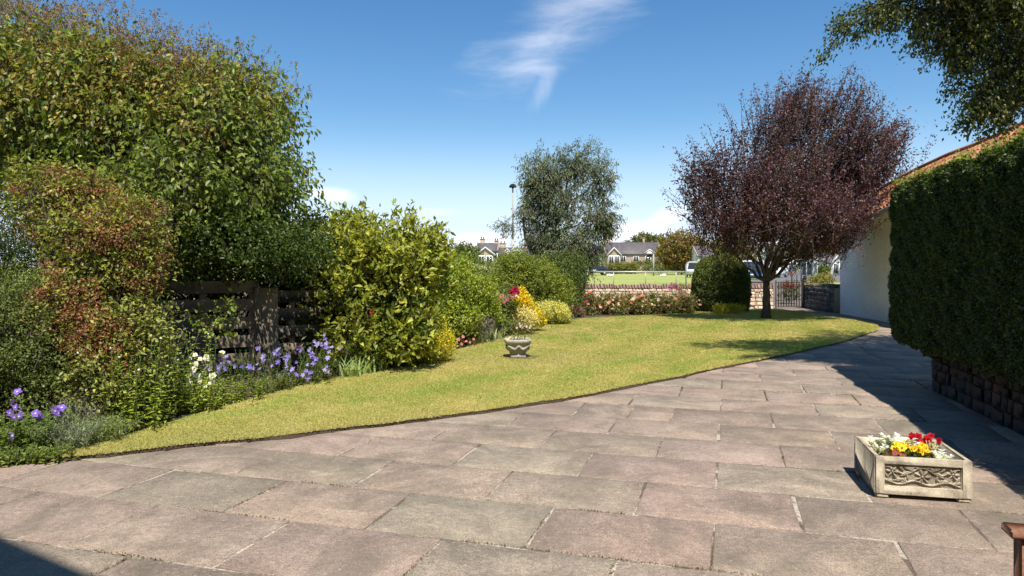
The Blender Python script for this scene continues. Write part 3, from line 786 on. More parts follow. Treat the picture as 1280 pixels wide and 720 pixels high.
# big lilac, upper left
def lilac():
    o = plant('lilac_tree', 'big lilac tree with drooping green leaves and brown seed heads on top, upper left', 'tree', 150, 11.2)
    lb = [lob(278, 195, 66, 98, 10.2, rd=1.1), lob(205, 165, 100, 84, 10.2, rd=1.3), lob(110, 145, 115, 92, 10.4, rd=1.3), lob(10, 135, 105, 98, 10.4, rd=1.3), lob(-110, 130, 110, 120, 11), lob(312, 255, 32, 60, 9.9, rd=.9), lob(255, 255, 80, 70, 9.8, rd=1.2), lob(130, 235, 120, 70, 10.8), lob(300, 150, 40, 46, 10.3)]
    foliage('foliage', lumpy(lb, 75, .42, 37), 9500, 7, .34, .088, .050, [(.085, .14, .025), (.13, .18, .036), (.055, .095, .02), (.11, .14, .034)], 31, 'leaf_gloss', o, pal2=[(.16, .135, .038), (.13, .135, .032)], p2=.33, p2z=3.2, shell=.45, gaps=.2, lump=.25, droop=.85, up=.25, nup=.5, jit=.05, spread=.6, stems='bark')
    # drooping outer sprays on the right-hand side
    foliage('foliage', [lob(325, 200, 38, 84, 10.3), lob(338, 265, 22, 40, 10.2), lob(290, 118, 50, 38, 10.6)], 620, 7, .40, .095, .050, [(.08, .13, .025), (.12, .17, .04)], 32, 'leaf_gloss', o, shell=.6, lump=.3, droop=1.1, up=.1, jit=.05, spread=.5, stems='bark')
    r = rngs(33)
    # old brown flower panicles, upright, crowding the top
    p, u = sample([lob(110, 75, 175, 60, 10.7), lob(240, 110, 120, 60, 10.7), lob(20, 60, 120, 70, 10.9), lob(150, 120, 190, 65, 10.5)], 4600, r, .45, .2, 0, 5)
    n = len(p); k = 15; tt = nrm(np.array([0, 0, 1.0]) + r.normal(size=(n, 3)) * .35)
    ln = r.uniform(.08, .2, n)
    s = r.random((n, k)); wd = (1 - s) * .03
    q = p[:, None] + tt[:, None] * (s * ln[:, None])[..., None] + r.normal(size=(n, k, 3)) * wd[..., None]
    c = palette([(.27, .155, .065), (.2, .11, .05), (.34, .22, .09), (.24, .19, .06)], n * k, r, .25).clip(0, 1)
    me = leafmesh('seed_heads', q.reshape(-1, 3), r.normal(size=(n * k, 3)) + np.array([0, 0, .6]), r.normal(size=(n * k, 3)), np.full(n * k, .03), np.full(n * k, .015), c, M['leaf_matt'], ORG[o.name])
    link('seed_heads', me, o)
    # bare wispy twigs above the leaves
    mb = MB()
    for i in range(150):
        px = r.uniform(-60, 330); top = np.interp(px, [-60, 20, 60, 180, 260, 330, 380], [20, 22, 45, 62, 75, 95, 150]) + r.normal() * 7
        a = P(px + r.normal() * 8, top + 45, 10.6 + r.normal() * .5); b = P(px, top, 10.6 + r.normal() * .2)
        m_ = (a + b) / 2 + r.normal(size=3) * .04
        mb.tube([a, m_, b], [.006, .004, .002], 3)
        for j in range(4):
            s0 = a + (b - a) * r.uniform(.3, .95); mb.tube([s0, s0 + r.normal(size=3) * .05 + np.array([0, 0, .09])], [.003, .0015], 3)
    mb.build('bare_twigs', M['bark'], o, cols=False)
    base = ground_of(11.4, 200)
    wood(o, base, base + np.array([.1, 0, .9]), [P(300, 190, 10.6), P(215, 140, 11), P(110, 120, 11), P(20, 130, 11), P(330, 250, 10.5), P(-90, 130, 11.2)], .12, 34, k=.55,
         sub=[P(px, py, 10.9) for px, py in ((330, 150), (270, 100), (250, 230), (180, 90), (150, 200), (80, 70), (60, 200), (0, 80), (-40, 180), (200, 260), (120, 260))])
lilac()
# loose brown-tipped tree at the very left edge
def left_tree():
    o = plant('sapling', 'thin loose-leaved young tree showing through at the left frame edge', 'tree', -30, 12.5)
    foliage('foliage', [lob(10, 60, 45, 60, 12.5), lob(-40, 120, 60, 110, 12.5), lob(20, 200, 50, 60, 12.5)], 900, 6, .4, .09, .045, [(.07, .11, .03), (.1, .12, .04)], 35, 'leaf', o, shell=.3, gaps=.4, droop=.5, stems='bark')
    b = ground_of(12.5, -30); wood(o, b, b + np.array([0, 0, 1.6]), [P(20, 40, 12.5), P(-50, 90, 12.5), P(30, 180, 12.5)], .06, 36)
left_tree()
def shrub(name, label, lobes, ntw, per, tl, Ll, Wl, pal, seed, px, d, mat='leaf', cat='shrub', stems=None, group=None, wd=True, **k):
    o = plant(name, label, cat, px, d, group)
    foliage('foliage', lobes, ntw, per, tl, Ll, Wl, pal, seed, mat, o, stems=stems, **k)
    if wd:
        r = rngs(seed + 500); mb = MB(); b = ground_of(d, px)
        for c, R in lobes:
            for j in range(3):
                g = c + r.normal(size=3) * R * .4; g[2] = max(g[2], .05)
                a = b + np.array([r.normal() * .08, r.normal() * .06, -.01]); m_ = a * .45 + g * .55 + np.array([0, 0, -.1 * R[2]]); mb.tube([a, m_, g], [.022, .014, .005], 5)
        mb.build('stem', M['bark'], o, cols=False)
    return o
# dark shrub masses added to back the border and shade the fence
shrub('backing_shrub', 'added dark shrub mass backing and shading the timber fence under the lilac', [lob(290, 300, 85, 24, 9.1, rd=.65), lob(372, 312, 38, 26, 9.3, rd=.5), lob(215, 305, 45, 26, 9.0, rd=.6), lob(300, 318, 72, 26, 9.7, rd=.6), lob(225, 315, 60, 36, 9.6, rd=.7), lob(370, 318, 40, 38, 10.0), lob(300, 330, 80, 45, 11.2), lob(225, 370, 70, 90, 11.4), lob(330, 390, 70, 90, 11.6), lob(160, 330, 70, 60, 11)], 6000, 7, .2, .06, .032,
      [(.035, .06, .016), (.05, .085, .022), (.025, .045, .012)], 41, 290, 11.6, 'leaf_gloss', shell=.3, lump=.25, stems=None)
# fine dark conifer on the left
shrub('conifer', 'dark fine-leaved conifer at the left edge behind the rust-flowered shrub', [lob(0, 285, 62, 70, 8.6), lob(-60, 330, 70, 110, 8.6), lob(30, 340, 50, 50, 8.8)], 3200, 9, .17, .045, .013,
      [(.035, .065, .016), (.055, .09, .02), (.02, .04, .012)], 42, -10, 8.8, 'leaf', shell=.45, lump=.2, up=.0, droop=.3)
def rusty():
    pal = [(.13, .17, .035), (.19, .22, .045), (.08, .12, .025)]
    lb = [lob(88, 262, 62, 48, 7.6), lob(136, 330, 70, 68, 7.3), lob(120, 395, 62, 60, 7.1), lob(170, 300, 38, 48, 7.4), lob(150, 450, 48, 60, 6.9), lob(62, 235, 38, 26, 7.8)]
    o = shrub('flowering_shrub', 'tall shrub covered in rust-brown flower heads among yellow-green leaves, left', lumpy(lb, 46, .20, 47), 3000, 7, .16, .05, .026, pal, 43, 120, 7.3, 'leaf_gloss', shell=.6, lump=.25, gaps=.15, stems='bark')
    r = rngs(44); p, u = sample([(c, R * 1.02) for c, R in lumpy(lb[:5], 46, .20, 47)], 1500, r, .93, .25, 0, 43)
    u2 = u * np.array([1, 1, .6]); ok = (u2[:, 1] < .25) & (snoise(p, 8, 3.0) + .4 * (p[:, 0] > P(90, 0, 7.3)[0]) > -.15); p, u = p[ok], u[ok]
    n = len(p); k = 26
    q = p[:, None] + r.normal(size=(n, k, 3)) * np.array([.055, .05, .026]) * r.uniform(.6, 1.5, (n, 1, 1)) + np.array([0, -.03, .02])
    c = np.repeat(palette([(.31, .135, .07), (.22, .09, .05), (.40, .22, .12), (.27, .14, .07)], n, r, .18), k, 0) * (1 + .2 * r.normal(size=(n * k, 1))).clip(.5, 1.6)
    link('flower_heads', leafmesh('flower_heads', q.reshape(-1, 3), r.normal(size=(n * k, 3)) + np.array([0, -.2, .5]), r.normal(size=(n * k, 3)) + np.array([0, 0, .6]), np.full(n * k, .028), np.full(n * k, .018), c.clip(0, 1), M['leaf_matt'], ORG[o.name]), o)
rusty()
shrub('small_leaved_shrub', 'dense small-leaved dark green shrub at the left edge above the purple flowers', lumpy([lob(18, 430, 68, 72, 6.7), lob(60, 455, 42, 60, 6.6), lob(-60, 450, 80, 90, 6.7), lob(25, 380, 50, 36, 6.9)], 40, .15, 48), 5200, 8, .13, .03, .017,
      [(.075, .11, .035), (.11, .15, .05), (.045, .075, .022)], 45, 20, 6.7, 'leaf_gloss', shell=.55, lump=.4, gaps=.3)
shrub('rose_shrub', 'leggy shrub with loose pale leaves low in front of the rust-flowered shrub', [lob(175, 420, 32, 45, 6.9), lob(120, 480, 30, 40, 6.5)], 330, 6, .16, .045, .028,
      [(.13, .18, .05), (.2, .24, .08)], 46, 160, 6.8, 'leaf_gloss', shell=.3, gaps=.3, stems='bark')

def perennial(name, label, clumps, hgt, Ll, Wl, pal, seed, px, d, per=14, cat='plant', group=None, mat='leaf', lean=.18, top=None):
    """upright leafy stems; clumps = (px, base py, number, spread metres)"""
    o = plant(name, label, cat, px, d, group); r = rngs(seed); mb = MB(); Pp = []; D = []; Nn = []; tips = []
    for (cx, cy, n, sp) in clumps:
        g = G(cx, cy)
        for i in range(n):
            a = g + np.array([r.normal() * sp, abs(r.normal()) * sp * .8, 0]); hh = hgt * r.uniform(.6, 1.1)
            t = a + np.array([r.normal() * lean * hh, r.normal() * lean * hh - .05 * hh, hh]); m_ = (a + t) / 2 + r.normal(size=3) * .02
            mb.tube([a, m_, t], [.004, .0035, .002], 4, (.1, .14, .04)); tips.append(t)
            for j in range(per):
                s = (j + .6) / per; q = a + (t - a) * s; ang = j * 2.4 + r.normal() * .3
                Pp.append(q); D.append((math.cos(ang), math.sin(ang), .55 - .7 * (1 - s))); Nn.append((-.5 * math.cos(ang), -.5 * math.sin(ang), 1))
    mb.build('stem', M['leaf'], o); k = len(Pp); ss = np.tile(np.linspace(1.1, .55, per), k // per)
    c = (GK * palette(pal, k, r, .25)).clip(0, 1)
    link('foliage', leafmesh('foliage', np.array(Pp), np.array(D) + r.normal(size=(k, 3)) * .2, np.array(Nn) + r.normal(size=(k, 3)) * .2, Ll * ss * r.uniform(.7, 1.2, k), Wl * ss, c, M[mat], ORG[o.name]), o)
    return o, tips, r
LG = [(.15, .22, .045), (.21, .28, .065), (.10, .15, .035)]
o, tips, r = perennial('leafy_perennial', 'bushy upright leafy perennial with dotted white buds at the lawn edge', [(160, 545, 20, .12), (190, 532, 26, .14), (222, 522, 22, .13), (145, 538, 10, .1), (175, 515, 18, .2), (215, 505, 18, .2), (195, 500, 16, .2)], .78, .085, .022, LG, 51, 185, 6.6, per=20)
dot = bloom_mesh('bud', (.8, .8, .75), (.78, .76, .7), .011, 5, .9, .6, seed=2)
for t in tips[::3]: put('bud', dot, o, t, faceme(r))
# white blooms
wb = bloom_mesh('white_bloom', (.9, .9, .85), (.86, .84, .8), .036, 6, .85, .3, 2, (.5, .45, .1), seed=3)
o, tips, r = perennial('white_flowering_plant', 'clump of plants with large white blooms beside the purple bellflowers', [(238, 512, 14, .10), (258, 508, 12, .1), (248, 498, 10, .12)], .42, .075, .02, LG, 52, 248, 7.6, per=14)
for (px, py) in ((238, 448), (245, 455), (250, 449), (242, 462), (238, 470), (247, 470), (236, 480), (251, 477), (262, 480), (266, 470), (258, 447), (244, 444), (257, 484), (240, 476), (278, 441)): put('bloom', wb, o, P(px, py, 7.55 + r.normal() * .05), faceme(r), r.uniform(.7, 1.25))
# low leafy edging plants between lawn and border
o, t, r = perennial('edging_plant', 'low leafy edging plants in front of the white blooms', [(250, 518, 26, .10), (275, 511, 26, .10), (300, 505, 22, .1)], .30, .075, .018, LG, 53, 275, 7.8, per=12)
o, t, r = perennial('edging_plant', 'low leafy edging plants in front of the purple bellflowers', [(325, 498, 24, .10), (350, 492, 24, .10), (378, 484, 22, .1), (402, 479, 16, .1)], .27, .07, .017, [(.09, .14, .04), (.13, .18, .05), (.07, .1, .03)], 54, 350, 8.6, per=12)
# bellflowers
pb = bloom_mesh('bellflower', (.3, .2, .7), (.27, .2, .62), .027, 5, .62, .45, 1, seed=4)
pb2 = bloom_mesh('bellflower', (.5, .4, .8), (.42, .35, .72), .025, 5, .6, .5, 1, seed=5)
o, tips, r = perennial('bellflower', 'wide drift of violet-blue bellflowers in front of the timber fence', [(275, 490, 12, .14), (310, 487, 16, .14), (345, 482, 18, .14), (375, 478, 18, .14), (400, 474, 16, .12), (412, 470, 10, .1)], .46, .06, .013, [(.07, .11, .035), (.1, .15, .05)], 55, 345, 8.7, per=12, lean=.2)
BF = [(256, 470, 12), (272, 462, 12), (268, 455, 7), (288, 456, 9), (318, 457, 14), (326, 446, 9), (338, 446, 8), (345, 438, 12), (356, 445, 12), (362, 456, 14), (372, 461, 11), (380, 443, 9), (390, 440, 12), (396, 433, 12), (398, 450, 9), (404, 460, 8), (405, 420, 7), (411, 430, 9), (384, 468, 7), (352, 468, 6), (336, 478, 4)]
stm = MB()
for (px, py, n) in BF:
    d = 8.9 + r.normal() * .15; g = P(px, py, d)
    stm.tube([np.array([g[0] + r.normal() * .04, g[1] + .05, .1]), g * .5 + np.array([g[0], g[1], .2]) * .5, g + np.array([0, 0, .05])], [.004, .0035, .002], 4, (.09, .13, .05))
    for i in range(int(n * .45)): put('bloom', pb if r.random() < .65 else pb2, o, g + r.normal(size=3) * np.array([.055, .05, .055]), faceme(r, 1.1), r.uniform(1.0, 1.75))
stm.build('flower_stem', M['leaf'], o)
# cranesbill, far left
o, tips, r = perennial('cranesbill', 'low leafy cranesbill with a few violet blooms at the far left patio edge', [(5, 572, 22, .10), (35, 570, 20, .10), (-30, 578, 22, .1), (20, 556, 16, .12), (62, 562, 10, .08)], .34, .07, .026, [(.06, .11, .03), (.09, .15, .04), (.13, .18, .06)], 56, 20, 5.8, per=13)
cb_ = bloom_mesh('cranesbill', (.3, .15, .7), (.28, .16, .66), .03, 5, .95, .2, 1, (.7, .6, .8), seed=6)
for (px, py) in ((16, 503), (20, 509), (13, 516), (24, 521), (17, 522), (27, 514), (22, 490), (45, 517), (49, 521), (70, 513), (74, 516), (77, 510), (15, 545), (11, 550)): put('bloom', cb_, o, P(px, py, 5.85 + r.normal() * .05), faceme(r, 1.2), r.uniform(.9, 1.3))
o, t, r = perennial('edging_plant', 'low leafy plants spilling over the patio edge in the near left corner', [(-25, 586, 26, .08), (5, 583, 26, .08), (30, 581, 24, .08), (55, 579, 20, .07), (75, 575, 16, .06)], .13, .055, .017, [(.09, .14, .04), (.14, .19, .06)], 62, 30, 5.45, per=8)
def feathery(name, label, px, py, n, sp, hgt, pal, seed, cat='plant', tipcol=None, per=24, w=.006, ll=.035):
    o = plant(name, label, cat, px, H * F / (py - HZ)); r = rngs(seed); g = G(px, py); Pp = []; D = []; C = []
    mb = MB()
    for i in range(n):
        a = g + np.array([r.normal() * sp, abs(r.normal()) * sp * .8, 0]); b = a + np.array([r.normal() * sp * 1.1, r.normal() * sp, hgt * r.uniform(.6, 1.15)])
        mb.tube([a, (a + b) / 2 + r.normal(size=3) * .01, b], [.003, .002, .001], 3, (.2, .2, .13))
        cc = palette(pal, per, r, .2) * 1.45
        if tipcol is not None: cc[int(per * .7):] = palette(tipcol, per - int(per * .7), r, .2)
        s = np.linspace(.15, 1, per)[:, None]; Pp.append(a + (b - a) * s + r.normal(size=(per, 3)) * .006); D.append(r.normal(size=(per, 3)) * .7 + np.array([0, 0, .7])); C.append(cc)
    mb.build('stem', M['leaf'], o); Pp = np.concatenate(Pp); k = len(Pp)
    link('foliage', leafmesh('foliage', Pp, np.concatenate(D), r.normal(size=(k, 3)) + np.array([0, 0, .5]), np.full(k, ll), np.full(k, w), np.concatenate(C).clip(0, 1), M['leaf_matt'], ORG[o.name]), o)
    return o, r
GR = [(.17, .2, .12), (.22, .25, .16), (.12, .15, .08)]
feathery('catmint', 'grey-green feathery clump right of the cranesbill on the patio edge', 78, 566, 130, .10, .22, GR, 57)
feathery('santolina', 'yellow-green feathery clump at the near left tip of the lawn', 118, 556, 120, .11, .2, [(.16, .21, .06), (.22, .25, .08), (.11, .15, .05)], 58)
feathery('lavender', 'small grey spiky tuft between the edging clump and the tall leafy perennial', 100, 545, 60, .08, .3, [(.2, .22, .17), (.28, .28, .22)], 59)
def bramble():
    o = plant('climbing_branch', 'arching branch of pale round leaves in front of the shaded fence', 'branch', 270, 8.9); r = rngs(60); mb = MB()
    pts = [P(235, 470, 9.3), P(240, 415, 9.1), P(262, 398, 9), P(285, 392, 8.95), P(300, 396, 8.9)]
    p2 = [P(240, 420, 9.1), P(262, 408, 9), P(285, 415, 8.95), P(296, 408, 8.9)]; p3 = [P(262, 398, 9), P(275, 385, 9), P(283, 378, 9)]
    for q in (pts, p2, p3): mb.tube(q, np.linspace(.009, .003, len(q)), 5)
    mb.build('branch', M['bark'], o, cols=False)
    c = [lob(255, 402, 17, 12, 9), lob(285, 398, 15, 14, 8.95), lob(272, 412, 25, 7, 8.95), lob(245, 392, 10, 10, 9), lob(283, 383, 12, 8, 9)]
    foliage('foliage', c, 60, 4, .08, .055, .045, [(.13, .19, .05), (.19, .24, .07), (.08, .12, .03)], 61, 'leaf_gloss', o, shell=.2, nout=.3, nup=.9)
bramble()
# magnolia-like shrub, large upright leaves
def bigleaf():
    pal = [(.17, .22, .042), (.235, .27, .06), (.11, .15, .03)]
    lb = [lob(455, 318, 62, 48, 10.6), lob(505, 345, 45, 52, 10.6), lob(532, 352, 30, 50, 10.9), lob(525, 310, 26, 26, 10.9), lob(440, 380, 52, 58, 10.4), lob(500, 405, 48, 48, 10.3), lob(465, 430, 60, 26, 10.2), lob(420, 330, 36, 40, 10.7), lob(480, 350, 60, 60, 10.8)]
    o = shrub('large_leaved_shrub', 'big rounded shrub with large yellow-green leaves in the middle of the border', lumpy(lb, 42, .24, 67), 1650, 7, .16, .108, .054, pal, 62, 468, 10.7, 'leaf_gloss', shell=.66, lump=.3, up=.55, droop=-.25, nup=.8, nout=.7, spread=.6, stems='bark', gaps=.12)
    foliage('foliage', [(c, R * .75) for c, R in lb], 1000, 6, .18, .10, .05, [(.05, .08, .02), (.07, .11, .025)], 63, 'leaf_gloss', o, shell=.3)
    # young shoots above the outline
    foliage('foliage', [lob(435, 277, 30, 12, 10.6), lob(480, 285, 40, 14, 10.6), lob(515, 300, 25, 16, 10.6)], 46, 7, .25, .11, .05, [(.15, .2, .04), (.2, .24, .05)], 64, 'leaf_gloss', o, shell=.3, up=1.5, droop=-.4, stems='bark')
    r = rngs(65); rb = bloom_mesh('red_fruit', (.4, .05, .02), (.38, .06, .03), .035, 6, .8, .9, 2, seed=7); put('red_bud', rb, o, P(465, 391, 9.75), (1.2, 0, 0), 1.2)
bigleaf()
shrub('dark_leaved_shrub', 'dark glossy-leaved shrub between the lilac and the large yellow-green shrub', [lob(383, 330, 30, 50, 11), lob(375, 385, 30, 45, 10.9), lob(398, 300, 22, 30, 11), lob(400, 420, 24, 36, 10.5)], 900, 6, .18, .09, .045, [(.04, .07, .02), (.06, .1, .028), (.03, .05, .015)], 66, 385, 11.1, 'leaf_gloss', shell=.35, up=.5, stems='bark')
o = plant('iris', 'clump of upright pale green sword leaves in front of the big yellow-green shrub', 'plant', 452, 9.9)
for i, (px, py) in enumerate(((432, 474), (446, 473), (458, 470), (470, 467), (440, 470), (478, 465))): straps('sword_leaves', G(px, py), 17, .34, .022, [(.34, .43, .17), (.42, .5, .23), (.25, .33, .12)], 70 + i, o, .75, .05)
shrub('golden_shrub', 'low golden yellow-green shrub at the right foot of the big border shrub', [lob(528, 425, 36, 24, 10.9), lob(545, 432, 20, 18, 11), lob(505, 432, 24, 18, 10.8)], 1300, 7, .1, .035, .02, [(.34, .35, .035), (.42, .40, .05), (.2, .25, .03)], 72, 530, 11.1, 'leaf_gloss', shell=.5, lump=.2)
shrub('dark_low_shrub', 'dark low bush in the shade under the golden shrub', [lob(515, 447, 40, 12, 10.8), lob(480, 452, 30, 10, 10.5)], 420, 6, .08, .04, .022, [(.04, .07, .02), (.06, .09, .03)], 73, 505, 10.8, shell=.4)
BG = [(.15, .21, .03), (.2, .26, .04), (.09, .14, .022)]
shrub('bright_green_shrub', 'bright green rounded shrub right of the large-leaved shrub', lumpy([lob(575, 365, 42, 42, 14), lob(545, 345, 30, 25, 14.2), lob(560, 395, 45, 28, 13.6), lob(600, 375, 26, 30, 14.4)], 34, .22, 96), 3800, 7, .15, .055, .032, BG, 74, 572, 14.2, 'leaf_gloss', shell=.45, lump=.2, stems=None)
shrub('background_shrub', 'loose green shrub behind the bright green one, reaching the skyline', [lob(535, 330, 40, 18, 17), lob(580, 335, 30, 16, 17.5), lob(500, 345, 40, 30, 16)], 900, 7, .2, .08, .04, [(.1, .15, .03), (.07, .11, .025)], 75, 560, 17.2, shell=.4)
o, r = feathery('lavender', 'wispy grey-purple lavender bush beside the golden shrub', 585, 431, 260, .16, .50, [(.17, .19, .11), (.22, .22, .15)], 76, tipcol=[(.25, .2, .24), (.3, .24, .22)], w=.01, ll=.05)
pk = bloom_mesh('pink_bloom', (.6, .2, .17), (.58, .22, .18), .04, 6, .8, .4, 1, seed=8)
o, t, r = perennial('coral_flower', 'low reddish coral flowers at the foot of the grey lavender', [(578, 436, 12, .1), (590, 434, 8, .08)], .2, .06, .02, [(.16, .12, .07), (.12, .15, .06)], 77, 582, 13, per=8)
for (px, py) in ((574, 424), (579, 421), (583, 427), (577, 430), (588, 428), (571, 428), (592, 424)): put('bloom', pk, o, P(px, py, 12.9), faceme(r), r.uniform(.7, 1.1))
o = plant('iris', 'short fan of pale arching sword leaves beside the urn side of the border', 'plant', 606, 13.9)
for i, (px, py) in enumerate(((600, 431), (608, 429), (616, 427), (622, 425))): straps('sword_leaves', G(px, py), 15, .36, .03, [(.38, .43, .2), (.45, .48, .26), (.3, .36, .15)], 78 + i, o, .85, .07)
# rose bush with crimson bloom
def rosebush():
    o = shrub('rose_bush', 'rose bush with one big crimson bloom and smaller pink and white ones', [lob(622, 385, 32, 26, 15.8), lob(600, 395, 22, 26, 15.5), lob(640, 400, 22, 20, 15.6), lob(615, 408, 34, 14, 15.2)], 1700, 6, .13, .06, .036, [(.06, .10, .03), (.09, .14, .04), (.12, .15, .05)], 82, 622, 15.9, 'leaf_gloss', shell=.35, gaps=.1, stems='bark')
    r = rngs(83)
    cr = bloom_mesh('crimson', (.28, .0, .03), (.34, .01, .05), .10, 8, .85, .35, 3, seed=9); pkb = bloom_mesh('pink', (.6, .15, .22), (.62, .2, .28), .065, 7, .85, .4, 2, seed=10); wh = bloom_mesh('whitep', (.8, .7, .6), (.8, .72, .64), .05, 7, .85, .4, 2, seed=11); dk = bloom_mesh('darkred', (.2, .02, .04), (.22, .03, .05), .055, 7, .85, .4, 2, seed=12)
    for (px, py, m_, s) in ((644, 363, cr, .95), (640, 364, cr, .6), (647, 366, cr, .6), (627, 371, pkb, 1.1), (634, 374, pkb, .9), (621, 373, dk, 1), (630, 377, pkb, .8), (612, 372, wh, .8), (617, 369, dk, 1), (609, 375, dk, .9), (605, 374, wh, .7), (600, 378, dk, .8), (640, 370, pkb, 1), (646, 371, wh, .8), (615, 378, wh, .6), (622, 367, wh, .5)):
        put('bloom', m_, o, P(px, py, 15.2 + r.normal() * .06), faceme(r, 1.2), s)
rosebush()
def yellow():
    o = plant('yellow_spire_plant', 'bright yellow flowering plant sloping down beside the crimson rose', 'plant', 662, 16.3); r = rngs(84)
    lb = [lob(651, 372, 6, 10, 15.6), lob(655, 381, 8, 9, 15.7), lob(661, 389, 8, 8, 15.9), lob(667, 395, 9, 7, 16), lob(673, 400, 8, 5, 16.1)]
    foliage('flowers', lb, 620, 7, .07, .04, .028, [(.8, .58, .02), (.75, .62, .04), (.62, .5, .03)], 85, 'petal', o, shell=.2, lump=.2)
    foliage('foliage', [lob(656, 388, 16, 16, 16.2), lob(664, 400, 18, 9, 16.1)], 420, 6, .12, .05, .02, [(.13, .18, .04), (.2, .24, .06)], 86, 'leaf', o, shell=.2)
yellow()
shrub('cream_flowered_plant', 'pale cream-green fluffy plant below the yellow spires', [lob(655, 398, 14, 12, 15.4)], 420, 7, .08, .03, .02, [(.42, .42, .2), (.3, .33, .14), (.5, .48, .3)], 87, 655, 15.8, 'leaf_matt', shell=.3, cat='plant', wd=False)
def lowpink():
    o = shrub('low_pink_plant', 'low clump with pale pink blooms on the lawn edge behind the urn', [lob(652, 410, 16, 7, 15.2)], 200, 6, .07, .03, .016, [(.1, .14, .06), (.16, .18, .1)], 88, 652, 15.3, cat='plant', wd=False)
    r = rngs(89); b = bloom_mesh('pale_pink', (.7, .5, .48), (.72, .52, .5), .04, 6, .85, .3, 1, seed=13)
    for i in range(12): put('bloom', b, o, P(654 + r.normal() * 8, 408 + r.normal() * 2.2, 15.0), faceme(r), r.uniform(.45, .8))
lowpink()
def yellowmound():
    o = shrub('yellow_mound', 'rounded mound of yellow-cream flowers on green foliage near the far lawn curve', [lob(688, 394, 24, 13, 18.3), lob(680, 398, 18, 9, 18)], 1300, 6, .09, .045, .018, [(.12, .17, .04), (.18, .22, .06)], 90, 688, 18.4, cat='plant', wd=False, shell=.4)
    foliage('flowers', [lob(692, 387, 18, 9, 17.9), lob(702, 394, 9, 7, 18), lob(680, 384, 10, 6, 18)], 700, 7, .06, .04, .022, [(.66, .62, .16), (.72, .68, .3), (.5, .5, .12)], 91, 'petal', o, shell=.55, lump=.3)
yellowmound()
shrub('round_bush', 'large rounded yellow-green bush in front of the distant chimneys', lumpy([lob(645, 345, 40, 28, 18.5), lob(668, 362, 42, 34, 18.6), lob(630, 365, 30, 28, 18.3), lob(690, 375, 26, 24, 18.9)], 40, .24, 97), 5600, 7, .14, .05, .03, [(.12, .17, .03), (.17, .215, .04), (.075, .115, .022)], 92, 655, 18.9, 'leaf_gloss', shell=.55, lump=.12)
shrub('dark_round_bush', 'darker bush at the foot of the tall grey-green tree', [lob(700, 362, 28, 34, 21.5), lob(715, 345, 18, 30, 22), lob(685, 345, 22, 26, 22), lob(708, 385, 20, 16, 21)], 3200, 7, .15, .06, .034, [(.05, .08, .022), (.08, .115, .03), (.035, .055, .016)], 93, 702, 21.8, 'leaf_gloss', shell=.5, lump=.2)
shrub('purple_leaved_plant', 'dusky purple low plant at the left end of the roses', [lob(718, 392, 12, 10, 20.8)], 260, 6, .1, .05, .02, [(.12, .07, .08), (.16, .12, .1)], 94, 718, 20.9, cat='plant', wd=False)
shrub('grey_leaved_plant', 'dusky blue-grey tall plant behind the grey lavender', [lob(597, 398, 9, 14, 14.6)], 200, 6, .1, .045, .016, [(.13, .14, .15), (.18, .17, .2)], 95, 597, 14.7, cat='plant', wd=False, mat='leaf_matt')

# roses along the far wall, each bush by itself
def wallroses():
    r = rngs(100); PB = {}
    for nme, c in (('red', (.55, .06, .08)), ('pink', (.68, .3, .3)), ('peach', (.75, .45, .27)), ('cream', (.78, .66, .48)), ('coral', (.66, .24, .16)), ('mauve', (.5, .16, .36))):
        PB[nme] = bloom_mesh(nme + '_rose', c, c, .058, 7, .9, .4, 2, seed=14)
    spec = [(735, 'coral red', ['coral', 'red', 'pink'], 'leftmost of the row'), (752, 'pale pink', ['pink', 'cream'], 'second from left'), (768, 'peach', ['peach', 'peach', 'cream'], 'third from left'), (784, 'soft pink and red', ['pink', 'red', 'pink'], 'fourth from left'),
            (799, 'pink and salmon', ['coral', 'pink', 'cream'], 'middle of the row'), (814, 'cream', ['cream', 'peach'], 'fourth from the topiary end'), (829, 'apricot', ['peach', 'cream', 'peach'], 'third from the topiary end'), (843, 'orange-pink', ['peach', 'coral', 'cream'], 'second from the topiary end'), (858, 'peach and pink', ['peach', 'pink'], 'beside the clipped dome')]
    for i, (px, cn, ks, where) in enumerate(spec):
        d = 21.9 + .35 * i / 8 + .3 * (i % 2); h = r.uniform(20, 27)
        o = shrub('rose_bush', cn + ' rose bush by the low wall, ' + where, [lob(px, 390 - h * .42, 8.5, h * .5, d), lob(px + r.normal() * 3, 386, 10, 11, d - .2)], 380, 6, .14, .065, .04, [(.07, .10, .03), (.11, .14, .045), (.15, .13, .06)], 101 + i, px, d, 'leaf_gloss', shell=.2, gaps=.35, stems='bark', group='rose bushes along the low stone wall')
        for j in range(21):
            put('bloom', PB[ks[int(r.integers(0, len(ks)))]], o, P(px + r.normal() * 6.5, 393 - h * .25 - abs(r.normal()) * h * .42, d - .25 + r.normal() * .12), faceme(r, 1.1), r.uniform(.55, 1.05))
    o = shrub('wall_valerian', 'mauve-pink flowering tuft at the top of the low wall, left of the topiary', [lob(848, 361, 14, 5, 23.6)], 90, 6, .1, .05, .02, [(.12, .16, .06)], 112, 848, 24.2, cat='plant', wd=False)
    for i in range(30): put('bloom', PB['mauve'] if i % 3 else PB['pink'], o, P(846 + r.normal() * 8, 359 + r.normal() * 2.5, 23.5), faceme(r, 1.1), r.uniform(.5, .9))
wallroses()
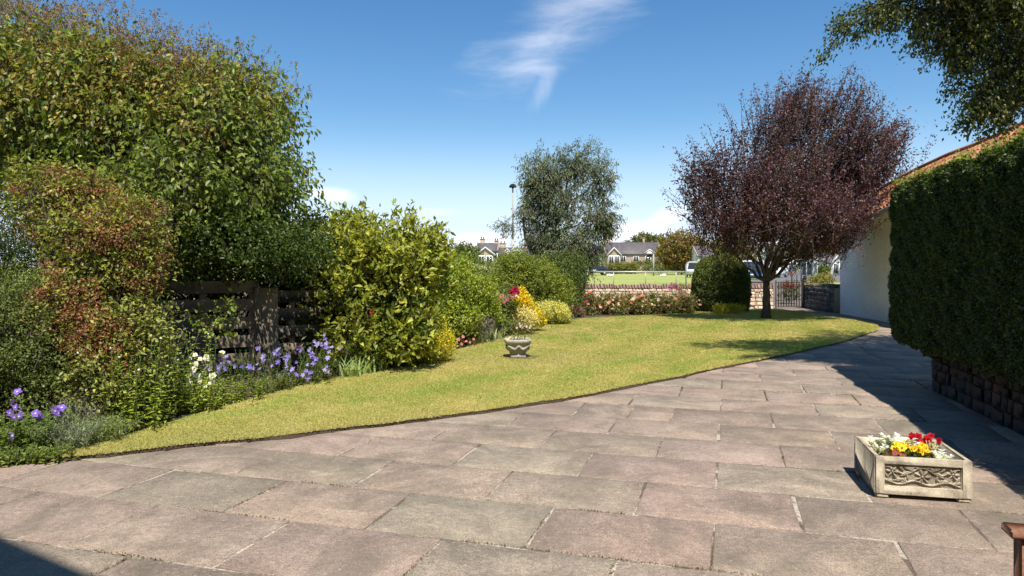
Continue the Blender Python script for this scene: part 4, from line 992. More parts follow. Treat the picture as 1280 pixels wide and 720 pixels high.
def topiary():
    o = plant('topiary_dome', 'clipped evergreen dome with straight dark sides by the plum tree', 'topiary', 901, 23.3); r = rngs(120)
    c = ground_of(23.3, 901); n = 42000; z = r.random(n) ** .8 * 1.88
    prof = lambda z: np.interp(z, [0, .15, .6, 1.0, 1.3, 1.55, 1.75, 1.88], [.80, .86, .90, .89, .84, .72, .50, .05])
    a = r.uniform(0, 2 * PI, n); rr = prof(z) * (1 + .045 * snoise(np.stack([np.cos(a) * 2, np.sin(a) * 2, z * 2], 1), 5, 1.5) + .03 * snoise(np.stack([np.cos(a) * 6, np.sin(a) * 6, z * 6], 1), 6, 1.5)) - np.abs(r.normal(size=n)) * .03
    p = np.stack([c[0] + rr * np.cos(a), c[1] + rr * np.sin(a), z], 1)
    sl = (prof(z + .03) - prof(z - .03)) / .06; u = nrm(np.stack([np.cos(a), np.sin(a), -sl], 1))
    surf_leaves('foliage', o, p, u, .05, .032, [(.14, .17, .035), (.2, .23, .05), (.09, .115, .024)], 121, 'leaf_gloss')
    m = MB(); m.lathe(c, [(prof(zz) - .08 if zz < 1.7 else .2, zz) for zz in (0.02, .3, .8, 1.2, 1.5, 1.7)], 20, (.02, .022, .012)); m.build('inner_core', M['leaf_matt'], o)  # solid dark core filling the dome behind its leaves
topiary()
for i, (px, w_) in enumerate(((899, 5), (909, 6), (921, 8))):
    shrub('yellow_edging_plant', ['small yellow-green tuft nearest the topiary dome', 'middle of the small yellow-green tufts before the far wall', 'widest yellow-green tuft, nearest the plum trunk'][i], [lob(px, 386.5, w_, 4.2, 21.8)], 170, 6, .06, .05, .03, [(.3, .33, .05), (.38, .38, .07)], 125 + i, px, 21.9, cat='plant', wd=False, group='yellow-green tufts along the far wall')

# eucalyptus
def euc():
    o = plant('eucalyptus_tree', 'airy grey-green tree with drooping leaves behind the round bush', 'tree', 672, 25.5)
    L_ = [(680, 215, 28, 26), (720, 205, 26, 22), (752, 225, 16, 28), (660, 262, 14, 20), (695, 250, 36, 30), (740, 268, 28, 22), (674, 292, 20, 24), (705, 300, 34, 28), (735, 300, 22, 24), (758, 282, 14, 10), (690, 330, 28, 20), (722, 330, 20, 18), (670, 235, 16, 24), (632, 282, 6, 7), (712, 320, 26, 26)]
    lb = [lob(*q, 25.2, rd=.55) for q in L_]
    foliage('foliage', lb, 4500, 9, .30, .12, .036, [(.15, .20, .10), (.22, .26, .14), (.10, .135, .065), (.22, .19, .11)], 130, 'leaf', o, gk=False, shell=.2, gaps=.7, lump=.45, droop=.9, up=-.1, jit=.05, spread=.45, stems='bark', stem_r=.007)
    b = ground_of(25.5, 668)
    wood(o, b, P(665, 318, 25.5), [P(680, 200, 25.5), P(722, 195, 25.3), P(755, 210, 25.3), P(655, 255, 25.4), P(745, 270, 25), P(700, 300, 25)], .15, 131, 'bark_grey', sub=[P(*q, 25.3) for q in ((690, 240), (660, 225), (735, 235), (764, 282), (668, 290), (725, 315), (636, 280), (760, 215), (708, 270))], k=.6)
euc()

# purple plum on the lawn
def plum():
    D = 19.9; o = plant('purple_plum_tree', 'purple-leaved plum tree standing on the far end of the lawn', 'tree', 958, D)
    f = P(958, 352, D)
    L_ = [(990, 215, 78, 66, 0, 1.1), (1058, 158, 44, 52, .2, 1.0), (918, 216, 50, 40, -.9, .75), (1085, 200, 50, 40, 0, 1.0), (975, 155, 40, 36, -.2, .9), (1015, 262, 74, 34, -.2, 1.2), (910, 268, 52, 28, -.9, .75),
          (874, 230, 32, 30, -.9, .6), (1005, 132, 34, 32, 0, .8), (1050, 248, 46, 34, .3, 1.1), (955, 276, 50, 18, -.8, 1.0), (1045, 220, 60, 50, 1.2, 1.0), (975, 235, 60, 50, -1.3, .9), (1040, 295, 36, 20, 0, .8), (1112, 172, 24, 20, 0, .6),
          (905, 288, 38, 14, -.9, .7), (1015, 296, 44, 14, .2, 1.1), (930, 268, 52, 20, -1.7, .8), (1000, 266, 58, 22, -1.7, .8), (1050, 275, 44, 24, -1.2, .8)]
    lb = [lob(a, b, c, d, D, e, g) for a, b, c, d, e, g in L_]
    pal = [(.085, .034, .045), (.125, .058, .07), (.045, .020, .028), (.19, .10, .115)]
    foliage('foliage', lb, 3800, 24, 1.0, .078, .044, pal, 140, 'leaf_gloss', o, gk=False, back=.62, tj=.12, focus=f - np.array([.9, 0, .5]), shell=.35, gaps=.5, lump=.35, droop=.0, up=.42, nup=.4, nout=.5, jit=.045, spread=.7, stems='bark', stem_r=.006, pal2=[(.10, .07, .04), (.13, .06, .045)], p2=.12)
    # long feathery shoots that break the outline
    r = rngs(141); Pp = []; Dd = []; mb = MB()
    tips = [(832, 232), (838, 205), (846, 188), (862, 170), (885, 158), (868, 185), (905, 135), (925, 118), (940, 104), (958, 98), (978, 92), (995, 100), (1012, 88), (1030, 92), (1048, 88), (1062, 84), (1078, 96), (1090, 112), (1102, 124), (1118, 136), (1132, 148), (1140, 168), (1146, 182), (1138, 200), (1120, 215), (1112, 235), (850, 240), (840, 262), (915, 150), (950, 120), (1020, 105), (1040, 100), (1070, 100), (1125, 175), (1110, 160), (1100, 140), (880, 200), (856, 215), (1136, 158), (1124, 192), (972, 108), (1086, 102)]
    for (px, py) in tips:
        for q in range(2):
            e = P(px + r.normal() * 4, py + r.normal() * 4, D + r.normal() * .7); s = e + (f - e) * r.uniform(.18, .3) + r.normal(size=3) * .12
            mb.tube([s, (s + e) / 2 + r.normal(size=3) * .03, e], [.012, .008, .003], 4)
            t = r.random(34); Pp.append(s + (e - s) * t[:, None] + r.normal(size=(34, 3)) * .045); Dd.append(nrm(e - s) * .8 + r.normal(size=(34, 3)) * .6)
    Pp = np.concatenate(Pp); k = len(Pp)
    link('outer_shoots', leafmesh('outer_shoots', Pp, np.concatenate(Dd), r.normal(size=(k, 3)) + np.array([0, -.3, .5]), .065 * r.uniform(.7, 1.2, k), .036 * r.uniform(.7, 1.2, k), palette(pal, k, r, .2).clip(0, 1), M['leaf_gloss'], ORG[o.name]), o)
    mb.build('shoot_stems', M['bark'], o, cols=False)
    b = ground_of(D, 958)
    targets = [P(870, 240, D), P(900, 175, D - .4), P(950, 130, D + .3), P(1000, 115, D - .2), P(1055, 105, D), P(1100, 150, D + .2), P(1110, 215, D), P(1060, 260, D - .6), P(985, 200, D - 1.2), P(985, 200, D + 1.4), P(900, 285, D - .2), P(1030, 165, D + .6), P(1040, 290, D + .2)]
    r = rngs(142); p, u = sample(lb, 70, r, .5, 0, 0, 4)
    wood(o, b, f, targets, .122, 143, 'bark', sub=list(p[:45]), k=.42)
plum()

# overhanging tree, top right, trunk behind the hedge
def overhang():
    o = thing('overhanging_tree', 'dark leafy tree reaching over the hedge from the top right corner', 'tree', (8.3, 9.0, 0)); f = np.array([7.9, 8.9, 4.4])
    q = [(1235, 25, 62, 34, 9), (1180, 18, 44, 26, 9.1), (1120, 8, 40, 17, 9.2), (1255, 80, 34, 40, 8.8), (1226, 118, 26, 22, 8.9), (1290, 60, 50, 60, 8.8), (1200, 55, 40, 22, 9), (1150, 22, 34, 14, 9.2), (1300, -40, 120, 60, 8.6), (1190, -50, 80, 50, 9), (1214, 146, 18, 11, 8.9), (1245, 140, 24, 22, 8.9), (1275, 130, 26, 34, 8.8)]
    lb = [lob(*k) for k in q] + [(np.array([5.7, 9.6, 6.4]), np.array([1.7, .85, .75])), (np.array([6.8, 8.9, 5.8]), np.array([1.7, 1.3, .8])), (np.array([8.2, 9.6, 7.2]), np.array([2.0, 2.0, 1.4]))]
    pal = [(.05, .08, .022), (.08, .115, .03), (.12, .13, .04), (.035, .055, .018)]
    foliage('foliage', lb[:13], 3000, 10, .3, .052, .029, pal, 150, 'leaf_gloss', o, shell=.1, gaps=.5, lump=.4, droop=.6, up=-.2, spread=.6, stems='bark', stem_r=.004)
    foliage('foliage', lb[13:], 8200, 9, .35, .075, .046, pal, 151, 'leaf_gloss', o, shell=.2, gaps=.3, lump=.3, droop=.3)
    # the long arching spray and the hanging sprays
    r = rngs(152); mb = MB(); Pp = []; Dd = []
    sprays = [[(1200, -20), (1150, -2), (1105, 6), (1075, 22), (1055, 42), (1035, 62), (1018, 80)], [(1110, 5), (1080, 8), (1060, 16), (1044, 20)], [(1180, 20), (1172, 45), (1168, 60), (1155, 58)], [(1130, 10), (1140, 25), (1160, 50)], [(1235, 60), (1210, 90), (1192, 108), (1178, 122)], [(1215, 95), (1200, 75), (1185, 62)],
              [(1255, 110), (1235, 135), (1215, 150), (1190, 160)], [(1270, 120), (1250, 155), (1222, 168)], [(1090, 12), (1078, 35), (1068, 45)], [(1145, 5), (1120, 22), (1112, 38)], [(1240, 120), (1222, 140), (1205, 152)], [(1165, 15), (1150, 35), (1148, 52)], [(1280, 100), (1268, 130), (1250, 150)], [(1225, 40), (1212, 70), (1190, 90)], [(1200, 30), (1196, 52), (1182, 78)], [(1250, 60), (1238, 100), (1232, 128)], [(1270, 60), (1262, 95), (1244, 120)], [(1120, 0), (1100, 18), (1094, 32)], [(1160, 10), (1182, 35), (1200, 50)], [(1065, 28), (1050, 30), (1042, 36)]]
    for i, sp in enumerate(sprays):
        d0 = 9.1; pts = np.array([P(a, b, d0 + .1 * math.sin(i)) for a, b in sp]); kk = np.linspace(0, len(pts) - 1, 14)
        pts = np.array([pts[int(min(x, len(pts) - 2))] + (pts[int(min(x, len(pts) - 2)) + 1] - pts[int(min(x, len(pts) - 2))]) * (x - int(min(x, len(pts) - 2))) for x in kk])
        mb.tube(pts, np.linspace(.02 if i == 0 else .009, .003, 14), 5)
        n = 520 if i == 0 else 210; t = r.random(n) * 12.99; a = t.astype(int); c = pts[a] + (pts[a + 1] - pts[a]) * (t - a)[:, None]
        Pp.append(c + r.normal(size=(n, 3)) * np.array([.05, .08, .05]) * (.5 + .9 * np.abs(np.sin(t * 1.9 + i)))[:, None] - np.array([0, 0, .03])); Dd.append(nrm(pts[a + 1] - pts[a]) + r.normal(size=(n, 3)) * .7 - np.array([0, 0, .6]))
    Pp = np.concatenate(Pp); k = len(Pp)
    link('hanging_sprays', leafmesh('hanging_sprays', Pp, np.concatenate(Dd), r.normal(size=(k, 3)) + np.array([0, 0, .6]), .056 * r.uniform(.6, 1.2, k), .031 * r.uniform(.7, 1.2, k), palette(pal, k, r, .2).clip(0, 1), M['leaf_gloss'], ORG[o.name]), o)
    mb.build('spray_stems', M['bark'], o, cols=False)
    wood(o, (8.3, 9.0, 0), f, [P(1190, -30, 9), P(1250, 60, 8.8), P(1240, 20, 9), P(1290, 10, 8.8), (5.4, 9.0, 6.3), (8.2, 9.8, 7.4), (6.7, 8.4, 5.8), P(1275, 130, 8.8)], .17, 153, k=.4, sub=[P(a, b, 9) for a, b in ((1150, 0), (1215, 60), (1230, 110), (1205, 30), (1255, 140))])
overhang()

# ================================================================ PLANTER, URN, BENCH
def planter():
    rot = math.radians(-13.0); A = G(1094, 622); ex = np.array([math.cos(rot), math.sin(rot), 0]); ey = np.array([-math.sin(rot), math.cos(rot), 0]); ez = np.array([0, 0, 1.0])
    W_, D_, H_, T_ = .565, .575, .268, .036
    o = thing('stone_planter', 'square cast stone trough with carved floral panel, filled with flowers on the patio', 'planter', A + ex * W_ / 2 + ey * D_ / 2)
    T = lambda x, y, z: A + ex * x + ey * y + ez * z
    def bx(m, x0, x1, y0, y1, z0, z1, bev=.006):
        c = T((x0 + x1) / 2, (y0 + y1) / 2, (z0 + z1) / 2); m.box(c, (x1 - x0, y1 - y0, z1 - z0), rot, bev=bev)
    m = MB(); zb = .026; px0, px1, pz0, pz1 = .058, W_ - .062, .082, .222
    bx(m, 0, px0, 0, T_, zb, H_); bx(m, px1, W_, 0, T_, zb, H_); bx(m, px0 - .015, px1 + .015, .0008, T_, zb + .001, pz0, .002); bx(m, px0 - .015, px1 + .015, .0008, T_, pz1, H_ - .001, .002)
    bx(m, 0, T_, T_ - .004, D_ - T_ + .004, zb + .001, H_ - .001); bx(m, W_ - T_, W_, T_ - .004, D_ - T_ + .004, zb + .001, H_ - .001); bx(m, 0, W_, D_ - T_, D_, zb, H_)
    bx(m, T_ - .004, W_ - T_ + .004, T_ - .004, D_ - T_ + .004, zb + .004, .06)
    m.build('trough', M['cast'], o, cols=False)
    for (fx, fy) in ((0, 0), (W_ - .09, 0), (0, D_ - .09), (W_ - .09, D_ - .09)):
        m = MB(); s = .09
        bx(m, fx + .006, fx + s - .006, fy + .006, fy + s - .006, 0, zb + .002, .008); m.build('foot', M['cast'], o, cols=False)
    # carved panel: rosettes, leaves and scrolling stems as a height field
    nx, nz = 260, 90; X = np.linspace(px0, px1, nx); Z = np.linspace(pz0, pz1, nz); xx, zz = np.meshgrid(X, Z, indexing='ij')
    w = px1 - px0; h = pz1 - pz0; hgt = np.zeros_like(xx); cxm, czm = (px0 + px1) / 2, (pz0 + pz1) / 2
    def rosette(cx, cz, R, n, ph=0):
        r = np.hypot(xx - cx, zz - cz) / R; a = np.arctan2(zz - cz, xx - cx)
        pet = (.45 + .55 * np.abs(np.cos(n * a / 2 + ph))); v = np.clip(1 - (r / pet) ** 2, 0, 1) ** .5 * (.55 + .45 * np.cos(n * a + 2 * ph)) * np.clip(r * 3, 0, 1)
        return np.maximum(v, np.clip(1 - (r / .2) ** 2, 0, 1) ** .5 * .9)
    def stem(x0, z0, amp, k, ph, wd, xa, xb):
        zc = z0 + amp * np.sin(k * (xx - x0) + ph); v = np.clip(1 - ((zz - zc) / wd) ** 2, 0, 1) ** .5; return v * ((xx > xa) & (xx < xb))
    def leaf(cx, cz, a, l, wd):
        u = (xx - cx) * math.cos(a) + (zz - cz) * math.sin(a); v = -(xx - cx) * math.sin(a) + (zz - cz) * math.cos(a)
        k = np.clip(1 - (u / l) ** 2, 0, 1); return np.clip(1 - (v / (wd * k + 1e-5)) ** 2, 0, 1) ** .5 * (k > 0) * (.6 + .4 * np.abs(v) / wd)
    hgt = rosette(cxm, czm - .004, .052, 7)
    for sx in (-1, 1):
        hgt = np.maximum(hgt, rosette(cxm + sx * .175, czm + .022, .040, 6, .3)); hgt = np.maximum(hgt, rosette(cxm + sx * .105, czm - .036, .022, 5, .6) * .8)
        for (lx, lz, a, l, wd) in ((.075, .045, .35, .038, .012), (.10, .01, -.55, .034, .011), (.14, -.03, -.25, .03, .01), (.20, -.035, .2, .03, .01), (.125, .05, .9, .024, .009), (.055, .052, 2.6, .025, .009), (.155, -.012, 1.2, .022, .008), (.205, -.01, .9, .02, .008), (.03, .055, .1, .025, .009), (.085, -.012, 1.4, .02, .008)):
            hgt = np.maximum(hgt, leaf(cxm + sx * lx, czm + lz, a * sx if sx > 0 else PI - a, l, wd) * .85)
    hgt = np.maximum(hgt, stem(cxm, czm - .045, .012, 34, PI, .006, px0, px1) * .7); hgt = np.maximum(hgt, stem(cxm, czm + .03, .022, 30, 1.57, .005, px0, px1) * .6)
    edge = np.clip(np.minimum(np.minimum(xx - px0, px1 - xx), np.minimum(zz - pz0, pz1 - zz)) / .006, 0, 1)
    dep = .019 - .0165 * hgt * edge + .0012 * rngs(3).normal(size=xx.shape)
    V = np.array([T(a, b, c) for a, b, c in zip(xx.ravel(), dep.ravel(), zz.ravel())])
    i = np.arange(nx - 1)[:, None]; j = np.arange(nz - 1)[None, :]; q = (i * nz + j); fs = np.stack([q, q + nz, q + nz + 1, q + 1], -1).reshape(-1, 4)
    me = raw('carved_panel', V - ORG[o.name], fs.ravel(), np.full(len(fs), 4), M['cast'], None, True); link('carved_panel', me, o)
    m = MB(); n = 16; r = rngs(6); gx, gy = np.meshgrid(np.linspace(T_ + .001, W_ - T_ - .001, n), np.linspace(T_ + .001, D_ - T_ - .001, n), indexing='ij')
    V = [T(a, b, .205 + .008 * r.normal()) for a, b in zip(gx.ravel(), gy.ravel())]
    m.add(V, [(a * n + b, (a + 1) * n + b, (a + 1) * n + b + 1, a * n + b + 1) for a in range(n - 1) for b in range(n - 1)]); m.build('soil', M['soil'], o, cols=False)
    # plants growing in it, each one a thing
    zt = .21
    def bed(name, label, cat, spots): 
        c = np.mean([T(a, b, zt) for a, b in spots], 0); return thing(name, label, cat, c)
    # silver cineraria
    def silver(label, x, y, n, seed, h=.085, ln=.075):
        q = thing('silver_leaf_plant', label, 'plant', T(x, y, zt), 'silver-leaved plants in the trough'); r = rngs(seed); Pp = []; D = []; N_ = []; Ls = []; Ws = []
        for k in range(n):
            a = r.uniform(0, 2 * PI); t = np.array([math.cos(a) * .7, math.sin(a) * .7, r.uniform(.5, 1.5)]); t = t / np.linalg.norm(t); l = ln * r.uniform(.7, 1.2)
            b = T(x, y, zt) + r.normal(size=3) * .008
            Pp.append(b); D.append(t); N_.append((0, -.3, 1)); Ls.append(l); Ws.append(l * .34)
            s = nrm(np.cross(t, [0, 0, 1.0]))
            for u in (.35, .55, .75):
                for sg in (-1, 1): Pp.append(b + t * l * u); D.append(t * .8 + s * sg); N_.append((0, -.3, 1)); Ls.append(l * .36); Ws.append(l * .17)
        k = len(Pp); c = palette([(.62, .63, .6), (.75, .75, .73), (.5, .53, .48)], k, r, .06).clip(0, .82)
        link('foliage', leafmesh('foliage', np.array(Pp), np.array(D), np.array(N_, float), np.array(Ls), np.array(Ws), c, M['leaf_matt'], ORG[q.name]), q)
    silver('silver felted plant in the near right part of the trough', .42, .13, 13, 201, ln=.085); silver('silver felted plant standing tallest in the middle of the trough', .30, .40, 15, 202, ln=.12)
    silver('silver felted plant at the back left corner of the trough', .12, .45, 15, 203, ln=.1); silver('silver felted plant at the middle back of the trough, beside the red blooms', .22, .48, 13, 204, ln=.11); silver('silver felted plant along the left inner side of the trough', .09, .30, 12, 205, ln=.08)
    def bedding(name, label, cat, spots, leafpal, meshes, nb, seed, h, br, fs_=.03):
        q = bed(name, label, cat, spots); r = rngs(seed); Pp = []; D = []; mb = MB()
        for (x, y) in spots:
            b = T(x, y, zt)
            for k in range(26): a = r.uniform(0, 2 * PI); Pp.append(b + np.array([r.normal() * .016, r.normal() * .016, r.uniform(0, h * .7)])); D.append((math.cos(a), math.sin(a), r.uniform(.1, .9)))
        k = len(Pp); link('foliage', leafmesh('foliage', np.array(Pp), np.array(D, float), r.normal(size=(k, 3)) * .4 + np.array([0, 0, 1]), fs_ * r.uniform(.7, 1.2, k), fs_ * .55 * r.uniform(.7, 1.2, k), palette(leafpal, k, r, .2).clip(0, 1), M['leaf'], ORG[q.name]), q)
        for i in range(nb):
            x, y = spots[i % len(spots)]; e = T(x, y, zt) + np.array([r.normal() * .024, r.normal() * .024, h * r.uniform(.7, 1.15)])
            mb.tube([T(x, y, zt), e - np.array([0, 0, .004])], [.0022, .0014], 4, (.12, .18, .05)); put('bloom', meshes[i % len(meshes)], q, e, (1.0 + r.normal() * .3, r.normal() * .3, r.normal() * .5), br * r.uniform(.8, 1.2))
        mb.build('flower_stalks', M['leaf'], q)
    ye = [bloom_mesh('pansy', (.85, .60, .02), (.88, .66, .03), .026, 5, 1.0, .12, 1, (.35, .12, .01), seed=20), bloom_mesh('pansy', (.88, .7, .08), (.85, .56, .02), .024, 5, 1.0, .2, 1, (.4, .15, .01), seed=21)]
    rd = [bloom_mesh('red_bloom', (.42, .005, .02), (.5, .01, .03), .026, 7, .9, .5, 3, seed=22)]
    ru = [bloom_mesh('rust_bloom', (.35, .10, .05), (.38, .12, .07), .018, 6, .8, .4, 1, seed=23)]
    wp = [bloom_mesh('pale_pansy', (.78, .74, .82), (.8, .76, .82), .022, 5, 1.0, .15, 1, (.7, .55, .1), seed=24)]
    GP = [(.08, .14, .03), (.12, .19, .045)]
    bedding('yellow_pansy', 'bright yellow and orange pansies in the middle of the trough', 'flowers', [(.25, .22), (.32, .20), (.29, .30), (.36, .26), (.21, .28)], GP, ye, 26, 210, .075, 1.0)
    bedding('red_flower', 'deep red flowers at the back of the trough, beside the pansies', 'flowers', [(.35, .42), (.41, .40), (.38, .48)], GP, rd, 14, 211, .095, 1.05)
    bedding('red_flower', 'small deep red flower at the back right rim of the trough', 'flowers', [(.475, .46)], GP, rd, 4, 215, .09, .9)
    bedding('rust_flower', 'small rust-red flowers at the left side of the trough', 'flowers', [(.13, .17), (.18, .15)], [(.12, .18, .04), (.2, .16, .06)], ru, 12, 212, .05, 1.0)
    bedding('pale_pansy', 'pale lilac-white pansies behind the yellow ones in the trough', 'flowers', [(.22, .36), (.27, .38)], GP, wp, 9, 213, .085, 1.0)
    bedding('trailing_foliage', 'green bedding foliage along the front rim of the trough', 'plant', [(.10, .09), (.15, .08), (.20, .09), (.26, .09), (.31, .10), (.36, .10)], [(.14, .22, .04), (.09, .15, .03), (.2, .25, .06)], ru, 2, 214, .045, .6, .032)
    q = bed('dry_seedhead', 'straw-coloured fading stalks right of the red flowers in the trough', 'plant', [(.44, .34)]); mb = MB(); r = rngs(216)
    for i in range(22): b = T(.44 + r.normal() * .02, .34 + r.normal() * .03, zt); mb.tube([b, b + np.array([r.normal() * .012, r.normal() * .012, .05]), b + np.array([r.normal() * .025, r.normal() * .025, .08 * r.uniform(.7, 1.2)])], [.002, .0022, .004], 4, (.55, .47, .28))
    mb.build('stalks', M['leaf_matt'], q)
planter()

def urn():
    c = G(647, 449); o = thing('stone_urn', 'small weathered stone urn with swags standing alone on the lawn', 'urn', c + np.array([0, 0, LZ])); b = ORG[o.name]
    m = MB(); m.lathe(b, [(.125, 0), (.135, .01), (.135, .035), (.122, .045), (.128, .07), (.158, .14), (.178, .195), (.18, .215), (.20, .225), (.212, .262), (.214, .285), (.205, .293), (.185, .293), (.18, .25), (.17, .245)], 40, sq=5, rot=.1)
    m.build('bowl', M['urnstone'], o, smooth=False, cols=False)
    for k in range(8):
        a0 = PI / 4 * k + .1; m = MB(); pts = []
        for t in np.linspace(0, 1, 9):
            a = a0 + t * PI / 4; z = .205 - .065 * math.sin(PI * t); rr = np.interp(z, [.12, .2], [.150, .180]); ca, sa = math.cos(a - .1), math.sin(a - .1); kk = (abs(ca) ** 5 + abs(sa) ** 5) ** (-.2)
            pts.append(b + np.array([rr * kk * math.cos(a), rr * kk * math.sin(a), z]))
        m.tube(pts, .013 + .015 * np.sin(np.linspace(.2, PI - .2, 9)), 8); m.build('swag', M['urnstone'], o, smooth=True, cols=False)
    m = MB(); n = 24; m.lathe(b + np.array([0, 0, .262]), [(.01, .02), (.10, .012), (.186, 0)], n); m.build('soil', M['soil'], o, cols=False)
    q = thing('small_bedding_plant', 'sparse pale pink and grey seedlings growing in the stone urn', 'plant', b + np.array([0, 0, .27])); r = rngs(220); k = 120; a = r.uniform(0, 2 * PI, k); rr = .15 * np.sqrt(r.random(k))
    Pp = ORG[q.name] + np.stack([rr * np.cos(a), rr * np.sin(a), r.uniform(0, .03, k)], 1)
    link('foliage', leafmesh('foliage', Pp, r.normal(size=(k, 3)) + np.array([0, 0, .7]), r.normal(size=(k, 3)) + np.array([0, 0, .7]), np.full(k, .045), np.full(k, .024), palette([(.3, .32, .18), (.42, .36, .28), (.2, .25, .1)], k, r, .2).clip(0, 1), M['leaf_matt'], ORG[q.name]), q)
    bm = bloom_mesh('pale', (.72, .55, .5), (.75, .6, .52), .028, 5, .9, .3, 1, seed=25); by = bloom_mesh('paley', (.75, .7, .3), (.75, .7, .3), .028, 5, .9, .3, 1, seed=26)
    for i in range(9): put('bloom', by if i < 2 else bm, q, ORG[q.name] + np.array([r.uniform(-.16, .16), r.uniform(-.12, .12), .03 + .02 * r.random()]), faceme(r), r.uniform(.4, .8))
    m = MB(); n = 30; V = [c + np.array([.04, .0, LZ + .004])]  # dark irregular disc on the lawn round the urn foot
    for i in range(n): a = 2 * PI * i / n; V.append(c + np.array([.04 + math.cos(a) * (.30 + .03 * math.sin(5 * a)), math.sin(a) * (.26 + .03 * math.sin(4 * a)), LZ + .004]))
    m.add(V, [(0, 1 + i, 1 + (i + 1) % n) for i in range(n)]); s = m.build('urn_ground_patch', M['soil'], cols=False); s['kind'] = 'structure'
urn()

def bench():
    cz = .66; A = np.array([1.60, 2.345, 0]); e = np.array([.957, -.289, 0]); n = np.array([.289, .957, 0])   # arm runs along e, bench runs away along -n
    rot = math.atan2(e[1], e[0]); o = thing('garden_bench', 'reddish brown wooden garden bench, its arm end just inside the lower right corner', 'bench', A)
    def b(name, s, t, z, sz, bev=.006, parent=o): 
        m = MB(); q = A + e * s - n * t; m.box((q[0], q[1], z), sz, rot, bev=bev); return m.build(name, M['wood_bench'], parent, cols=False)
    for t in (.02, 1.28):
        b('arm', .29, t, cz - .014, (.58, .088, .028)); b('leg', .06, t, .316, (.06, .06, .632)); b('leg', .55, t, .316, (.06, .058, .632))
    for k in range(5): b('seat_slat', .09 + .105 * k, .65, .42, (.085, 1.32, .02))
    b('seat_rail', .045, .65, .375, (.025, 1.18, .07)); b('top_rail', .585, .65, .92, (.03, 1.36, .09)); b('bottom_rail', .58, .65, .52, (.03, 1.2, .06))
    for k in range(11): b('back_slat', .582, .12 + .106 * k, .71, (.018, .045, .33))
    for t in (.02, 1.28): b('back_post', .592, t, .80, (.05, .05, .33))
bench()

